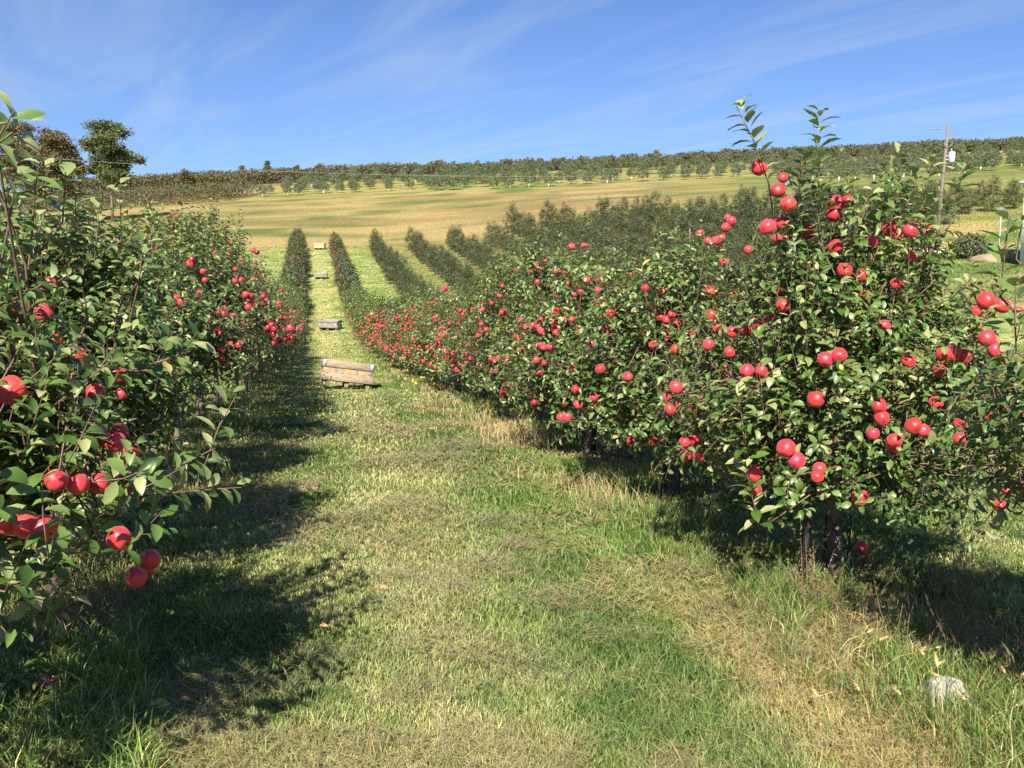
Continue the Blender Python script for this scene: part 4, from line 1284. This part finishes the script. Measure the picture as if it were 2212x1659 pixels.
b = MB(); b.tube([(0, 0, -.1), (0, 0, dp[2] - dz - .05)], .035, 6); link("mast", b.mesh("mast", plain("mast_grey", (.3, .3, .3), .5)), t)
V_, Q_ = [], []
for i_ in range(5):
    for k in range(14):
        rr = .26 * i_ / 4; a_ = k * 2 * pi / 14
        V_.append((rr * cos(a_), -.12 + .10 * (1 - (i_ / 4) ** 2) * -1 + .10, dp[2] - dz + rr * sin(a_)))
for i_ in range(4):
    for k in range(14): Q_.append((i_ * 14 + k, i_ * 14 + (k + 1) % 14, (i_ + 1) * 14 + (k + 1) % 14, (i_ + 1) * 14 + k))
b = MB(); b.add(V_, Q_); b.tube([(0, -.1, dp[2] - dz - .2), (0, -.38, dp[2] - dz - .05)], .015, 5)
link("dish", b.mesh("dish", plain("dish_grey", (.11, .125, .15), .7)), t)
tag(t, "small grey satellite dish on a mast left of the white house", 'satellite dish')

def lump(name, c, size, mat, seed, sub=3, rough=.2, sq=.0):
    import bmesh
    bm = bmesh.new(); bmesh.ops.create_icosphere(bm, subdivisions=sub, radius=1)
    r = np.random.default_rng(seed); ph = r.uniform(0, 6, 9)
    v = np.array([q.co[:] for q in bm.verts]); f = np.array([[q.index for q in k.verts] for k in bm.faces]); bm.free()
    n_ = (np.sin(v[:, 0] * 3 + ph[0]) * np.sin(v[:, 1] * 3.4 + ph[1]) + np.sin(v[:, 2] * 4 + ph[2]) * .6 + .6 * np.sin(v[:, 0] * 7 + ph[3]) * np.sin(v[:, 1] * 6.2 + v[:, 2] * 5 + ph[4]) + .3 * np.sin(v @ [13, 11, 15] + ph[5]))
    if sq: v = np.sign(v) * np.abs(v) ** sq; 
    v = v * (1 + rough * n_[:, None] * .5) * np.array(size)
    return link(name, make_mesh(name, v, f, None, [mat], smooth=sub > 3), loc=c)
mp_ = unproj(2150, 512, 60); mp_[2] = float(hgt(mp_[0], 60))
tag(lump("dirt_mound", mp_ + np.array([0, 0, -.15]), (1.7, 1.4, .6), plain("mound_earth", (.34, .24, .15), .95, .35, 3), 3, 4), "low mound of bare brown earth on the grass near the house", 'dirt mound')
# pale lattice scraps at the pole foot
b = MB()
for k in range(6):
    b.tube([(-.9 + .28 * k, 0, .0), (-.75 + .28 * k, .1, .55)], .025, 4); b.tube([(-.55 + .28 * k, .02, .0), (-.85 + .28 * k, .08, .55)], .025, 4)
b.tube([(-1.0, .0, .55), (1.4, .1, .45)], .03, 4)
lp_ = unproj(2012, 530, 65); lp_[2] = float(hgt(lp_[0], 65))
tag(link("lattice_panel", b.mesh("lattice_panel", M_GUARD), loc=lp_), "white lattice panel leaning at the foot of the power pole", 'lattice panel')
# round bush near the pole
bp_ = foot(2085, 62)
r = np.random.default_rng(91)
Pb = unit(r.normal(0, 1, (1800, 3))) * (r.uniform(.3, 1, (1800, 1)) ** .5) * np.array([1.15, 1.0, .95]) + np.array([0, 0, .75]); Pb[:, 2] = np.maximum(Pb[:, 2], .05)
V, T_, m = clumps(Pb, .2, r)
tag(link("bush", make_mesh("bush", V, T_, None, [M_LEAF_DARK], attrs={"rnd": np.repeat(np.clip(r.normal(.6, .25, 1800), 0, 1), m)}), loc=bp_), "round dark bush on the grass below the power pole", 'bush')
for k, (px_, d_) in enumerate(((1700, 100), (1485, 82), (1090, 118), (1610, 112))):
    q_ = foot(px_, d_); b = MB(); b.tube([(0, 0, -.1), (0, 0, 2.2 + .5 * (k == 0))], .06, 6)
    tag(link("wooden_post", b.mesh("wooden_post", M_POLE), loc=q_), ("pale post at the top of the dark rows behind the tall tree", "pale post standing among the dark rows", "short post at the upper end of the dark rows", "pale post on the green strip above the dark rows")[k], 'post')

# ------------------------------------------------------------------ foreground details
sp_ = unproj(2040, 1515, 3.56); sp_[2] = float(hgt(sp_[0], sp_[1]))
tag(lump("stone", sp_ + np.array([0, 0, .045]), (.10, .072, .072), M_STONE, 5, 4, .28, .72), "pale grey stone half buried in grass at lower right", 'stone')
M_FOX = plain("seed_head", (.52, .40, .17), .8, .3, 60)
M_CULM = plain("grass_stalk", (.44, .40, .16), .7)
FOX = [(2035,1690,2025,1440,3.3),(2020,1560,1990,1500,3.7),(2190,1640,2165,1530,3.5),(2170,1600,2200,1545,3.45),(1790,1500,1895,1480,3.9),(1850,1520,2020,1460,3.8),(1990,1700,1940,1590,3.3),(2140,1700,2080,1570,3.25),
       (1880,1680,1850,1600,3.35),(2075,1720,2190,1615,3.2),(1960,1580,2025,1480,3.6),(1780,1530,1870,1460,4.0),(1800,1720,1760,1640,3.3),(2110,1650,2030,1530,3.45),(1930,1560,1985,1470,3.75)]
for k, (x0, y0, x1, y1, d_) in enumerate(FOX):
    a_ = unproj(x0, y0, d_); a_[2] = float(hgt(a_[0], a_[1])) - .01
    e_ = unproj(x1, y1, d_ + .15)
    if e_[2] < a_[2] + .12: e_[2] = a_[2] + .12
    t = link("foxtail_grass", None, loc=a_)
    e_ = e_ - a_
    m_ = e_ * .5 + np.array([0, 0, .05])
    b = MB(); b.tube([(0, 0, 0), m_, e_], [.0022, .0018, .0014], 4); link("stalk", b.mesh("stalk", M_CULM), t)
    ax = unit(e_ - m_); b = MB()
    b.tube([e_ - ax * .004, e_ + ax * .012, e_ + ax * .035, e_ + ax * .058], [.003, .0075, .0065, .002], 7)
    rr = np.random.default_rng(k)
    for q in range(46):
        s_ = e_ + ax * rr.uniform(.002, .056); dv = unit(rr.normal(0, 1, 3)); dv = unit(dv - ax * (dv @ ax) + ax * .7)
        b.tube([s_, s_ + dv * .014], [.0008, .0003], 3, cap=False)
    link("seed_head", b.mesh("seed_head", M_FOX), t)
    tag(t, f"{ordinal(k + 1) if False else ''}foxtail grass stalk with a tawny seed head in the lower right corner", 'grass stalk', "foxtail stalks at the lower right")

M_FALLEN = plain("fallen_leaf_orange", (.62, .25, .10), .6)
M_FALLENY = plain("fallen_leaf_yellow", (.70, .50, .12), .6)
for px_, py_, d_, mt, lb, s_ in ((820, 1296, 5.0, M_FALLEN, "orange fallen leaf lying on the mown lane", .06), (325, 1573, 3.5, M_FALLENY, "yellow fallen leaf lying on the grass at lower left", .085), (390, 1557, 3.55, M_FALLEN, "small tan fallen leaf behind the yellow one", .045), (690, 1386, 4.4, M_FALLEN, "tan fallen leaf at the edge of the left shadow", .05)):
    q_ = unproj(px_, py_, d_); q_[2] = float(hgt(q_[0], q_[1])) + .06
    V, T_, m = leaves(np.zeros((1, 3)), np.array([[1., .3, .1]]), np.array([[0, -.45, 1.]]), np.array([s_]), np.array([s_ * .55]), np.array([.6]), np.array([.3]), 0)
    tag(link("fallen_leaf", make_mesh("fallen_leaf", V, T_, None, [mt]), loc=q_), lb, 'leaf')

def weed(px, d, h, n, mat, lab, seed, leaf=.03, flower=None, spread=.2):
    r = np.random.default_rng(seed)
    q_ = unproj(px, 1000, d); q_[2] = float(hgt(q_[0], q_[1]))
    t = link("weed_plant", None, loc=q_)
    b = MB(); P, D = [], []; F = []
    for k in range(n):
        a_ = r.uniform(0, 6.28); l_ = h * r.uniform(.6, 1.1); s_ = np.array([r.normal(0, spread * .4), r.normal(0, spread * .4), 0])
        e_ = s_ + np.array([cos(a_) * spread * r.uniform(.2, 1), sin(a_) * spread * r.uniform(.2, 1), l_])
        b.tube([s_, (s_ + e_) / 2 + r.normal(0, .015, 3), e_], [.003, .0025, .001], 3, .9, cap=False)
        for w in np.linspace(.15, 1, int(l_ / .022)):
            P.append(s_ + (e_ - s_) * w); D.append(unit(r.normal(0, 1, 3) * np.array([1, 1, .5]) + np.array([0, 0, .3])))
        F.append(e_)
    P, D = np.array(P), np.array(D); m_ = len(P)
    V, T_, mm = leaves(P, D, np.array([0, 0, 1.]) + r.normal(0, .4, (m_, 3)), leaf * r.uniform(.6, 1.4, m_), leaf * r.uniform(.3, .6, m_), r.uniform(.1, .8, m_), r.uniform(0, .4, m_), 1)
    link("stem", b.mesh("stem", M_BARK), t)
    link("foliage", make_mesh("foliage", V, T_, None, [mat], attrs={"rnd": np.repeat(np.clip(r.normal(.45, .25, m_), 0, 1), mm)}), t)
    if flower:
        for e_ in F:
            b = MB()
            b.tube([e_ - [0, 0, .03], e_, e_ + [0, 0, .03]], [.006, .02, .008], 6)
            for k in range(9):
                c_ = e_ + r.normal(0, .006, 3); b.tube([c_, c_ + unit(r.normal(0, 1, 3)) * .03], [.009, .006], 4)
            link("flower_head", b.mesh("flower_head", flower), t)
    return tag(t, lab, 'weed')
M_YFLOWER = plain("yellow_flower", (.62, .46, .05), .7)
M_PFLOWER = plain("pink_flower", (.48, .10, .16), .7)
M_DRYWEED = leaf_mat("dry_weed", [(0, (.16, .11, .05)), (.6, (.26, .20, .08)), (1, (.20, .22, .08))], (.22, .18, .09), rough=.7)
weed(350, 8.6, .42, 9, M_WEED, "yellow flowering weed beside the second left tree", 1, .03, M_YFLOWER, .3)
weed(905, 19.5, .30, 10, M_WEED, "low yellow flowered weed under the right row near the bin", 2, .04, M_YFLOWER, .5)
weed(18, 3.45, .38, 8, M_WEED, "broad leaved green weed at the lower left edge", 3, .07, None, .16)
weed(40, 3.55, .12, 2, M_WEED, "small pink flowered weed at the lower left edge", 4, .03, M_PFLOWER, .05)
weed(1760, 4.75, .36, 26, M_DRYWEED, "dry brown weed tuft in front of the tall tree's trunk", 5, .02, None, .26)
weed(1830, 4.6, .26, 22, M_DRYWEED, "dry tawny weed tuft right of the tall tree's trunk", 6, .02, None, .3)
weed(2120, 4.1, .55, 22, M_WEED, "wispy dark green weed in the shade at right", 7, .018, None, .3)
weed(2005, 4.15, .35, 14, M_WEED, "low dark weed behind the pale stone", 8, .02, None, .22)
weed(110, 4.2, .5, 26, M_WEED, "dense dark weed under the near left tree", 9, .03, None, .35)
weed(230, 4.3, .38, 22, M_WEED, "low dark feathery weed under the left branch tips", 10, .022, None, .35)
weed(860, 21.5, .35, 12, M_WEED, "green weed clump at the foot of the right row by the bin", 11, .04, None, .5)
print("objects", len(bpy.data.objects), "apples", len(APPLES), "far", len(FAR))
